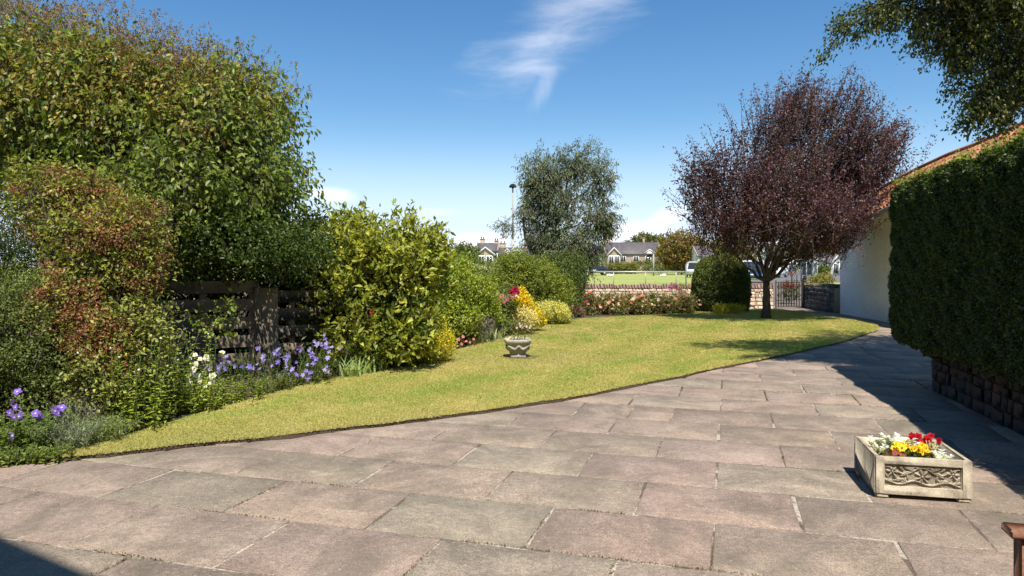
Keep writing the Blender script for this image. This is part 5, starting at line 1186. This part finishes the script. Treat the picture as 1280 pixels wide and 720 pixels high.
# ================================================================ BEYOND THE WALL
def cottage(name, label, px0, px1, d, zb, zo, ridge_dz, depth, wallm, roofm, wins=(), chims=(), dorm=(), gab=(), cat='house', group=None, doors=()):
    """front wall faces the garden; heights given in metres, positions along the front in pixels"""
    X = lambda px: (px - CX) / F * d
    x0, x1 = X(px0), X(px1); o = thing(name, label, cat, ((x0 + x1) / 2, d, 0), group); yb = d + depth; ym = d + depth / 2
    m = MB(); V = [(x0, d, 0), (x1, d, 0), (x1, yb, 0), (x0, yb, 0), (x0, d, zo), (x1, d, zo), (x1, yb, zo), (x0, yb, zo), (x0, ym, zo + ridge_dz), (x1, ym, zo + ridge_dz)]
    m.add(V, [(0, 1, 5, 4), (1, 2, 6, 9, 5), (2, 3, 7, 6), (3, 0, 4, 8, 7)]); m.build('wall', wallm, o, cols=False)
    e = .25; sl = ridge_dz / (depth / 2); zt = zo + ridge_dz
    m = MB(); V = []
    for x in (x0 - .15, x1 + .15):
        for off in (.03, .18): V += [(x, d - e, zo - e * sl + off), (x, ym, zt + off), (x, yb + e, zo - e * sl + off)]
    m.add(V, [(0, 6, 7, 1), (1, 7, 8, 2), (3, 4, 10, 9), (4, 5, 11, 10), (0, 3, 9, 6), (2, 8, 11, 5), (0, 1, 4, 3), (1, 2, 5, 4), (6, 9, 10, 7), (7, 10, 11, 8)]); rf = m.build('roof', roofm, o, cols=False)
    m = MB()
    for x in (x0 - .05, x1 + .05):
        m.tube([(x, d - e, zo - e * sl + .22), (x, ym, zt + .22)], .11, 4)
    m.build('skew_coping', M['farstone'], rf, cols=False)
    for (px, w, hh) in chims:
        m = MB(); m.box((X(px), ym, zt + hh / 2 - .3), (w, .7, hh + .6)); m.box((X(px), ym, zt + hh + .03), (w + .16, .86, .12)); c = m.build('chimney', wallm, rf, cols=False)
        for k in (-.25, .25): m = MB(); m.lathe((X(px) + k * w, ym, zt + hh + .09), [(.11, 0), (.09, .38), (.11, .4)], 8, (.8, .6, .5)); m.build('chimney_pot', M['tile'], c)
    def win(px, zc, w, hh, y, par):
        m = MB(); m.box((X(px), y - .03, zc), (w + .24, .10, hh + .24)); f = m.build('window', M['white'], par, cols=False)
        m = MB(); m.box((X(px) - w * .26, y - .085, zc), (w * .42, .03, hh * .92)); m.box((X(px) + w * .26, y - .085, zc), (w * .42, .03, hh * .92)); m.build('pane', M['glass'], f, cols=False)
    for (px, zc, w, hh) in wins: win(px, zc, w, hh, d, o)
    for (px, zc, w, hh) in doors: m = MB(); m.box((X(px), d - .03, zc), (w, .1, hh)); m.build('door', M['car_dark'], o, cols=False)
    for (px, w, zb_, zg, out) in gab:      # projecting gabled bay with a pair of windows
        y = d - out; x = X(px); m = MB(); V = [(x - w / 2, y, 0), (x + w / 2, y, 0), (x + w / 2, y, zb_), (x, y, zg), (x - w / 2, y, zb_)]; V2 = [(a, ym - .2, c) for a, b_, c in V]
        m.add(V + V2, [(0, 1, 2, 3, 4), (1, 6, 7, 2), (5, 0, 4, 9)]); by = m.build('gable_bay', wallm, o, cols=False)
        m = MB(); g = .2; dz = (zg - zb_) / (w / 2) * g
        V = [(x - w / 2 - g, y - .2, zb_ - dz + .08), (x, y - .2, zg + .08), (x + w / 2 + g, y - .2, zb_ - dz + .08)]; V2 = [(a, ym - .1, c) for a, b_, c in V]
        V3 = [(a, b_, c + .14) for a, b_, c in V + V2]
        m.add(V + V2 + V3, [(0, 1, 4, 3), (1, 2, 5, 4), (6, 9, 10, 7), (7, 10, 11, 8), (0, 6, 7, 1), (1, 7, 8, 2)]); m.build('bay_roof', roofm, by, cols=False)
        m = MB(); m.tube([(x - w / 2 - g, y - .24, zb_ - dz + .12), (x, y - .24, zg + .14), (x + w / 2 + g, y - .24, zb_ - dz + .12)], .13, 4); m.build('bargeboard', M['white'], by, cols=False)
        for k in (-.22, .22): win(px + k * w / d * F, (zb_ - .9), w * .3, 1.5, y, by)
    for (px, w, z0, hh) in dorm:
        m = MB(); x = X(px); y = d - .05; m.box((x, y + 1.0, z0 + hh / 2), (w, 2.0, hh)); m.tube([(x - w / 2 - .15, y - .04, z0 + hh), (x, y - .04, z0 + hh + .7), (x + w / 2 + .15, y - .04, z0 + hh)], .12, 4)
        m.add([(x - w / 2, y, z0 + hh), (x + w / 2, y, z0 + hh), (x, y, z0 + hh + .7), (x, y + 2.4, z0 + hh + .7), (x - w / 2, y + 2, z0 + hh), (x + w / 2, y + 2, z0 + hh)], [(0, 1, 2), (0, 2, 3, 4), (1, 5, 3, 2)])
        dm = m.build('dormer', M['white'], rf, cols=False)
        m = MB(); m.box((x, y - .03, z0 + hh / 2), (w * .65, .06, hh * .7)); m.build('dormer_pane', M['glass'], rf, cols=False)
    return o
cottage('stone_cottage', 'long low stone cottage with slate roof, bay gable and white dormer beyond the field', 757, 826, 148, 0, 3.9, 2.3, 6.5, M['farstone'], M['slate'],
        wins=[(779, 2.9, .9, 1.1), (795, 2.9, .9, 1.1), (810, 2.9, .9, 1.1)], chims=[(761, 1.3, 1.0), (808, .35, 1.1)], dorm=[(812, 1.7, 3.1, 1.0)], gab=[(766.5, 2.7, 3.6, 5.0, 1.3)])
cottage('cottage', 'cream cottage end partly hidden behind the grey-green tree', 733, 757, 152, 0, 3.7, 1.6, 6, M['farwhite'], M['slate'], wins=[(744, 2.4, .9, 1.1)])
cottage('stone_villa', 'pale stone villa with two chimneys and gabled front on the skyline left of the mast', 596, 622, 125, 0, 4.0, 1.4, 8, M['farstone'], M['slate'], wins=[(618, 3.2, .9, 1.3)], chims=[(602, .8, .8), (620, .7, .5)], gab=[(607, 3.1, 3.3, 4.5, 1.0)])
cottage('stone_terrace', 'pale stone terrace with slate roof and white dormer right of the mast', 623, 664, 130, 0, 3.4, 1.3, 8, M['farstone'], M['slate'], wins=[(630, 2.8, .9, 1.2), (640, 2.8, .9, 1.2), (655, 2.8, .9, 1.2)], chims=[(628, 1.2, .9), (658, .9, .6)], dorm=[(649, 1.2, 2.9, 1.0), (634, 1.0, 3.0, .8)])
cottage('white_house', 'white house glimpsed above the clipped dome, through the plum leaves', 872, 892, 118, 0, 3.0, 1.6, 6, M['farwhite'], M['slate'], wins=[(877, 2.2, .8, 1), (885, 2.2, .8, 1)])
cottage('brick_house', 'small reddish house with white trim seen between plum trunk and shelter', 984, 996, 120, 0, 1.9, .8, 5, surf_mat('far_brick', (.28, .13, .08), (.38, .2, .13), 2, .9, .2, 8), M['farwhite'], wins=[(987, 1.2, .4, .7), (992, 1.2, .4, .7)])
cottage('white_gabled_house', 'white house beside the road, seen just left of the outbuilding wall', 1022, 1052, 112, 0, 2.2, 1.1, 6, M['farwhite'], M['slate'], wins=[(1030, 1.4, .5, .7)], gab=[(1041, 2.1, 1.9, 3.1, 2.0)])
m = MB(); m.box(((726 - CX) / F * 105, 105, .75), (2.1, 1.5, 1.5), bev=.05); m.box(((726 - CX) / F * 105, 105, 1.53), (2.3, 1.7, .08)); q = m.build('shed', M['farwhite'], cols=False, origin=((726 - CX) / F * 105, 105, 0)); tag(q, 'small white flat-roofed hut at the left end of the park railing', 'shed')

def mast():
    d = 58.0; x = (641 - CX) / F * d; o = thing('lighting_mast', 'tall slim pole with a dark domed lamp head, left of the grey-green tree', 'mast', (x, d, 0)); top = H + (HZ - 234) / F * d
    m = MB(); m.tube([(x, d, 0), (x, d, 3.6)], [.16, .13], 10); m.tube([(x, d, 3.6), (x, d, top)], [.085, .06], 10); m.build('pole', M['concrete'], o, cols=False)
    m = MB(); m.lathe((x, d, top), [(.08, -.1), (.10, .0), (.30, -.02), (.31, .03), (.24, .17), (.1, .27), (.0, .29)], 18); m.build('lamp_head', M['iron'], o, cols=False)
    for k in range(9): m = MB(); z = 2.6 + .28 * k; sg = 1 if k % 2 else -1; m.tube([(x, d - .05, z), (x + sg * .26, d - .05, z)], .02, 5); m.build('step', M['iron'], o, cols=False)
    m = MB(); m.box((x + .12, d - .14, 2.6), (.24, .16, .5), bev=.01); m.build('box', M['galv'], o, cols=False)
mast()
def rail():
    d = 58.0; X = lambda px: (px - CX) / F * d; z = 1.0; o = thing('park_railing', 'long low galvanised tube railing along the edge of the park', 'railing', (X(800), d, 0))
    m = MB(); m.tube([(X(731), d, z), (X(856), d, z)], .055, 8); m.build('rail', M['galv'], o, cols=False)
    for px in (731, 767, 807, 845): m = MB(); m.tube([(X(px), d, -.07), (X(px), d, z)], .035, 7); m.build('post', M['galv'], o, cols=False)
    o = thing('hoop_barrier', 'tall galvanised hoop at the right end of the park railing', 'barrier', (X(866), d, 0)); m = MB(); pts = []
    pts = [(X(857.5), d, -.07), (X(857.5), d, 1.45)] + [(X(857.5) + .32 * (1 - math.cos(a)), d, 1.45 + .32 * math.sin(a)) for a in np.linspace(.2, PI / 2, 6)] + [(X(892), d, 1.77), (X(892), d, -.07)]
    m.tube(pts, .055, 8); m.build('hoop', M['galv'], o, cols=False); m = MB(); m.tube([(X(858), d, 1.0), (X(892), d, 1.0)], .05, 7); m.build('cross_rail', M['galv'], o, cols=False)
    m = MB(); x = (817 - CX) / F * 110; m.tube([(x, 110, -.07), (x, 110, 3.3)], [.11, .09], 8); q = m.build('field_post', M['concrete'], origin=(x, 110, 0), cols=False); tag(q, 'pale slender post standing in the field before the stone cottage', 'post')
    for i, px in enumerate((762.5, 829)): m = MB(); x = (px - CX) / F * 104; m.box((x, 104, .12), (.75, .5, .34), .3, bev=.06); q = m.build('white_block', M['white'], origin=(x, 104, 0), cols=False); tag(q, ['small white block lying on the field, left of the two', 'small white block lying on the field, right of the two'][i], 'block', 'white blocks on the field')
rail()
def shelter():
    d = 72.0; X = lambda px: (px - CX) / F * d; o = thing('shelter', 'open white-framed roadside shelter behind the garden gate', 'shelter', (X(1008), d, 0)); zt = H + (HZ - 325) / F * d
    for px in (996, 1008, 1021.5):
        for y in (0, 1.3): m = MB(); m.box((X(px), d + y, zt / 2 - .03), (.11, .09, zt + .06)); m.build('post', M['galv'], o, cols=False)
    m = MB(); m.box((X(1008.7), d + .65, zt + .05), (X(1023) - X(994), 1.6, .12)); m.build('roof', M['white'], o, cols=False)
    m = MB(); m.box((X(1015), d + 1.3, 1.15), (.85, .04, 1.1)); m.build('panel', plain('grey_green_panel', (.16, .2, .19), .4), o, cols=False)
    m = MB(); m.box((X(1015), d + .9, .35), (.9, .35, .06)); m.build('seat', M['wood_dark'], o, cols=False)
    m = MB(); m.box((X(1019.5), d - .06, 1.75), (.28, .04, .35)); m.build('sign', M['white'], o, cols=False)
shelter()
def vehicle(name, label, px, d, rot, paint, ln=4.2, wd=1.75, ht=1.45, van=False):
    x = (px - CX) / F * d; o = thing(name, label, 'van' if van else 'car', (x, d, 0)); ca, sa = math.cos(rot), math.sin(rot)
    T = lambda a, b, c: (x + ca * a - sa * b, d + sa * a + ca * b, c); h = ln / 2
    if van: body = [(-h, .35), (-h, .9), (-h + .25, ht * .5), (-h + .9, ht * .95), (-h + 1.3, ht), (h - .1, ht), (h, ht * .93), (h, .35)]
    else: body = [(-h, .35), (-h, .72), (-h + .95, .88), (-h + 1.55, ht - .04), (-h + 2.0, ht), (h - 1.0, ht - .03), (h - .25, .92), (h, .85), (h, .35)]
    m = MB(); n = len(body); ws = [wd / 2 * (.84 if z > 1.0 else 1) for _, z in body]
    V = [T(a, -w_, z) for (a, z), w_ in zip(body, ws)] + [T(a, w_, z) for (a, z), w_ in zip(body, ws)]
    m.add(V, [tuple(range(n)), tuple(range(2 * n - 1, n - 1, -1))] + [(i, n + i, n + (i + 1) % n, (i + 1) % n) for i in range(n)]); m.build('body', paint, o, cols=False)
    z0, z1 = (ht * .55, ht * .85) if van else (.93, ht - .12)
    for s in (-1, 1):
        m = MB(); a0, a1 = (-h + .75, -h + 1.9) if van else (-h + 1.35, h - .75); y0, y1 = s * (wd / 2 + .012), s * (wd / 2 * (.86) + .012)
        m.add([T(a0 - .25, y0 * (.97), z0), T(a1 + .2, y0 * .97, z0), T(a1, y1, z1), T(a0 + .2, y1, z1)], [(0, 1, 2, 3)]); m.build('side_window', M['glass'], o, cols=False)
    for (q0, q1) in ((2, 3), (5, 6)):
        m = MB(); (a0, c0), (a1, c1) = body[q0], body[q1]; o_ = -.02 if q0 == 2 else .02
        m.add([T(a0 + o_, -wd * .38, c0 + .06), T(a0 + o_, wd * .38, c0 + .06), T(a1 + o_, wd * .34, c1 - .03), T(a1 + o_, -wd * .34, c1 - .03)], [(0, 1, 2, 3)]); m.build('windscreen', M['glass'], o, cols=False)
    for a in (-h + .8, h - .8):
        for s in (-1, 1): m = MB(); m.tube([T(a, s * (wd / 2 - .18), .32), T(a, s * (wd / 2 + .015), .32)], .32, 14); w_ = m.build('wheel', M['tyre'], o, cols=False); m = MB(); m.tube([T(a, s * (wd / 2 + .016), .32), T(a, s * (wd / 2 + .03), .32)], .19, 10); m.build('rim', M['galv'], w_, cols=False)
    for s in (-1, 1): m = MB(); m.box(T(-h - .01, s * wd * .36, .68), (.04, .28, .13), rot); m.build('headlight', M['white'], o, cols=False)
vehicle('parked_car', 'dark car parked behind the railing, left of the stone cottage', 744, 112, .1, M['car_dark'])
vehicle('parked_van', 'white van parked beyond the hoop barrier beside the clipped dome', 869, 96, 1.2, M['car_white'], 4.6, 1.9, 2.0, True)
vehicle('parked_van', 'white van seen through the plum branches left of the trunk', 937, 82, 1.3, M['car_white'], 4.8, 1.95, 2.1, True)
vehicle('parked_car', 'blue car parked beside the white van behind the plum trunk', 949, 66, 1.25, M['car_blue'], 4.0, 1.75, 1.6)
vehicle('parked_car', 'silver-white car seen under the plum branches right of the trunk', 970, 92, .9, M['car_white'])
m = shrub('red_flowering_plant', 'red flowering bush glimpsed through the top of the iron gate', [lob(988, 357, 9, 4, 29), lob(988, 368, 8, 7, 29)], 160, 6, .12, .07, .04, [(.06, .09, .03)], 160, 988, 29, cat='plant', wd=False)
_b = bloom_mesh('red_tub_bloom', (.4, .05, .03), (.42, .07, .04), .06, 6, .9, .4, 2, seed=27); _r = rngs(161)
for i in range(34): put('bloom', _b, m, P(988 + _r.normal() * 5, 357 + _r.normal() * 1.6, 28.6), faceme(_r), _r.uniform(.6, 1))
shrub('ivy', 'yellow-green ivy tuft growing over the top of the dark wall by the outbuilding', [lob(1030, 349, 12, 3.5, 24.6), lob(1018, 351, 8, 3, 25.2)], 240, 6, .12, .055, .04, [(.13, .15, .04), (.18, .18, .05)], 162, 1028, 24.8, cat='plant', wd=False)

def fartree(label, lobes, px, d, pal, seed, ntw=700, leaf=.3, name='broadleaf_tree', cat='tree', trunk=True, group=None):
    o = plant(name, label, cat, px, d, group)
    foliage('crown', [lob(*l) for l in lobes], ntw, 6, leaf * 2, leaf, leaf * .6, pal, seed, 'leaf', o, shell=.35, lump=.3, gaps=.15, jit=leaf * .3)
    if trunk:
        c = np.mean([lob(*l)[0] for l in lobes], 0); b = ground_of(d, px); wood(o, b, b + np.array([0, 0, max(.5, c[2] * .5)]), [lob(*l)[0] for l in lobes], .02 * max(c[2], 2) + .05, seed + 1)
DG = [(.045, .07, .02), (.07, .1, .03)]; BGn = [(.12, .11, .035), (.16, .12, .045), (.09, .09, .03)]
fartree('distant dark rounded tree on the skyline left of the stone villa', [(580, 318, 17, 11, 95), (572, 324, 12, 10, 95)], 580, 95, DG, 170)
fartree('distant green tree on the skyline behind the cottage roof', [(806, 302, 17, 6, 185), (795, 308, 14, 6, 185), (818, 303, 12, 7, 185)], 806, 185, [(.07, .09, .035), (.09, .11, .04)], 172, 600, .6)
fartree('big bronze-green tree right of the cottage, rising behind the hoop barrier', [(846, 308, 20, 18, 125), (860, 314, 20, 20, 125), (836, 318, 14, 14, 125), (872, 318, 16, 18, 125), (850, 325, 26, 12, 125)], 852, 125, BGn, 174, 2200, .4)
fartree('bronze tree seen through the lower plum leaves', [(912, 312, 24, 16, 135), (895, 318, 16, 12, 135), (930, 318, 16, 12, 135)], 912, 135, [(.10, .11, .03), (.13, .13, .04)], 176, 1200, .45)
fartree('tall tree beyond the road, between the plum and the outbuilding', [(1022, 312, 22, 14, 130), (1040, 308, 18, 18, 130), (1005, 318, 14, 10, 130)], 1028, 130, [(.12, .12, .035), (.16, .13, .045)], 178, 1500, .45)
fartree('dark conical tree beyond the field behind the shelter', [(1012, 300, 5, 10, 160), (1012, 315, 8, 12, 160), (975, 316, 20, 8, 150)], 1012, 160, DG, 180, 700, .4)
fartree('small green tree in front of the cream cottage', [(740, 330, 11, 9, 122), (733, 335, 8, 6, 122)], 738, 122, [(.07, .11, .03), (.1, .13, .04)], 182, 600, .25)
fartree('green bush by the roadside in front of the white gabled house', [(1029, 338, 6, 5, 95)], 1029, 95, [(.08, .12, .03), (.11, .15, .04)], 184, 300, .2, 'bush', 'bush', False)
for (label, ls, px, d, s) in (('dark clipped hedge in front of the stone cottage, right half', [(805, 333, 16, 5, 138), (830, 333, 20, 6, 138), (855, 332, 20, 7, 138)], 830, 138, 186), ('lower hedge with yellow-green shrubs before the cottage bay', [(772, 336, 14, 4, 136), (788, 335, 9, 4, 136)], 778, 136, 188)):
    fartree(label, ls, px, d, [(.06, .095, .022), (.085, .12, .03)] if s == 186 else [(.12, .13, .035), (.09, .12, .035)], s, 900, .28, 'hedge', 'hedge', False)
# park edge far off either side
for i, (px, d, w) in enumerate(((470, 170, 60), (380, 150, 70), (250, 160, 80), (90, 150, 90), (1130, 150, 60), (1230, 140, 80))):
    fartree(['distant tree far behind the bright green shrubs', 'distant tree behind the large-leaved shrub', 'distant tree behind the lilac foliage', 'distant tree behind the rust-flowered shrub', 'distant tree behind the outbuilding roof', 'distant tree behind the hedge end'][i], [(px, 318, w * .6, 12, d), (px + w * .4, 322, w * .4, 9, d)], px, d, DG, 190 + 2 * i, 500, .7, group='trees beyond the garden')
EXPO=0.85; SKYS=.08; CLV=10.5; SKYSAT=1.3
# ---------------------------------------------------------------- light, sky, camera
EL = 61.2
ld = Vector((-.075, .545, -1.0)).normalized()
sun = bpy.data.lights.new('sun', 'SUN'); sun.energy = 4.2; sun.angle = math.radians(.53); sun.color = (1.0, .95, .87)
so = bpy.data.objects.new('sun', sun); COL.objects.link(so); so.rotation_euler = ld.to_track_quat('-Z', 'Y').to_euler(); so.location = (0, -10, 20)
w = bpy.data.worlds.new('World'); sc.world = w; w.use_nodes = True; nt = w.node_tree; nt.nodes.clear()
out = nt.nodes.new('ShaderNodeOutputWorld'); bg = nt.nodes.new('ShaderNodeBackground'); bg.inputs['Strength'].default_value = SKYS
sky = nt.nodes.new('ShaderNodeTexSky'); sky.sky_type = 'NISHITA'; sky.sun_disc = False
sky.sun_elevation = math.radians(EL); sky.sun_rotation = math.radians(172); sky.air_density = 1.0; sky.dust_density = 0.0; sky.ozone_density = 1.5; sky.altitude = 20
tc = nt.nodes.new('ShaderNodeTexCoord'); sep = nt.nodes.new('ShaderNodeSeparateXYZ'); L(nt, tc.outputs['Generated'], sep.inputs[0])
def mth(op, a, b=None, c=None, clamp=False):
    n = nt.nodes.new('ShaderNodeMath'); n.operation = op; n.use_clamp = clamp
    for i, v in enumerate((a, b, c)):
        if v is None: continue
        if isinstance(v, (int, float)): n.inputs[i].default_value = v
        else: L(nt, v, n.inputs[i])
    return n.outputs[0]
az = mth('ARCTAN2', sep.outputs[0], sep.outputs[1]); el = mth('ARCSINE', sep.outputs[2])
cb = nt.nodes.new('ShaderNodeCombineXYZ'); L(nt, az, cb.inputs[0]); L(nt, el, cb.inputs[1])
def wisp(px, py, rx, ry, rot, lo, hi, scale, stretch=1.0, amp=1.0, dist=.8):
    """a cloud at a direction of the sky; soft ellipse times noise"""
    x = (px - CX) / F; z = (HZ - py) / F; a0 = math.atan2(x, 1); e0 = math.atan2(z, math.hypot(x, 1))
    dx = mth('SUBTRACT', az, a0); dy = mth('SUBTRACT', el, e0)
    cr, sr = math.cos(rot), math.sin(rot)
    u = mth('ADD', mth('MULTIPLY', dx, cr * F / rx), mth('MULTIPLY', dy, sr * F / rx)); v = mth('ADD', mth('MULTIPLY', dx, -sr * F / ry), mth('MULTIPLY', dy, cr * F / ry))
    rr = mth('ADD', mth('MULTIPLY', u, u), mth('MULTIPLY', v, v)); k = mth('SUBTRACT', 1.0, rr, clamp=True)
    mp = nt.nodes.new('ShaderNodeMapping'); L(nt, cb.outputs[0], mp.inputs[0]); mp.inputs['Rotation'].default_value = (0, 0, -rot); mp.inputs['Scale'].default_value = (1, stretch, 1)
    mp.inputs['Location'].default_value = (px * .013, py * .017, 0)
    n = nt.nodes.new('ShaderNodeTexNoise'); n.inputs['Scale'].default_value = scale; n.inputs['Detail'].default_value = 7; n.inputs['Roughness'].default_value = .64; n.inputs['Distortion'].default_value = dist
    L(nt, mp.outputs[0], n.inputs['Vector'])
    s = mth('ADD', n.outputs['Fac'], mth('MULTIPLY', mth('SUBTRACT', k, .62), .75))
    m = nt.nodes.new('ShaderNodeMapRange'); m.interpolation_type = 'SMOOTHSTEP'; m.inputs['From Min'].default_value = lo; m.inputs['From Max'].default_value = hi; m.inputs['To Max'].default_value = amp
    L(nt, s, m.inputs[0]); return mth('MULTIPLY', m.outputs[0], mth('POWER', k, .9))
CLOUDS = [wisp(710, 25, 250, 78, .5, .42, 1.3, 7, 4.5, .42, .35), wisp(672, 70, 95, 52, .75, .38, 1.25, 11, 3.0, .34, .6), wisp(678, 112, 22, 60, -.45, .42, 1.2, 16, .4, .34, .4), wisp(408, 243, 60, 15, 0, .3, 1.0, 12, 3, .6), wisp(545, 265, 40, 8, 0, .3, .9, 9, 2.2, .2),
          wisp(602, 300, 58, 16, 0, .35, .62, 16, 1.8, .9), wisp(545, 308, 30, 12, 0, .35, .6, 16, 1.8, .9), wisp(790, 292, 90, 26, .12, .35, .85, 9, 2, .6), wisp(840, 268, 50, 18, .3, .35, .9, 9, 2, .45),
          wisp(1050, 290, 200, 30, 0, .4, .8, 7, 2.5, .6), wisp(300, 300, 260, 24, 0, .4, .8, 8, 2.5, .7), wisp(1500, 120, 220, 60, .3, .4, .9, 6, 2, .5), wisp(-260, 160, 260, 50, .1, .4, .9, 6, 2, .5)]
c = sky.outputs[0]
hsv = nt.nodes.new('ShaderNodeHueSaturation'); hsv.inputs['Saturation'].default_value = SKYSAT; L(nt, c, hsv.inputs['Color']); c = hsv.outputs[0]
hz = nt.nodes.new('ShaderNodeMapRange'); hz.interpolation_type = 'SMOOTHERSTEP'; hz.inputs['From Min'].default_value = .22; hz.inputs['From Max'].default_value = -.02; hz.inputs['To Max'].default_value = .85
L(nt, el, hz.inputs[0]); c = mixc(nt, c, (CLV * .53, CLV * .62, CLV * .82), hz.outputs[0])
for k in CLOUDS: c = mixc(nt, c, (CLV, CLV * .97, CLV * .98), k)
L(nt, c, bg.inputs['Color']); L(nt, bg.outputs[0], out.inputs['Surface'])

cam = bpy.data.cameras.new('camera'); co = bpy.data.objects.new('camera', cam); COL.objects.link(co); sc.camera = co
co.location = (0, 0, H); co.rotation_euler = (math.radians(90), 0, 0)
cam.lens = 36 * F / 1280; cam.sensor_width = 36; cam.shift_y = -(360 - HZ) / 1280; cam.clip_start = .05; cam.clip_end = 4000
vs = sc.view_settings; vs.view_transform = 'Standard'; vs.look = 'None'; vs.exposure = EXPO; vs.gamma = 1.0; vs.use_curve_mapping = False
sc.cycles.use_denoising = True
try: sc.cycles.denoiser = 'OPENIMAGEDENOISE'; sc.cycles.denoising_prefilter = 'ACCURATE'
except Exception: pass
sc.cycles.max_bounces = 8; sc.cycles.transparent_max_bounces = 4; sc.cycles.use_adaptive_sampling = True; sc.cycles.adaptive_threshold = .01
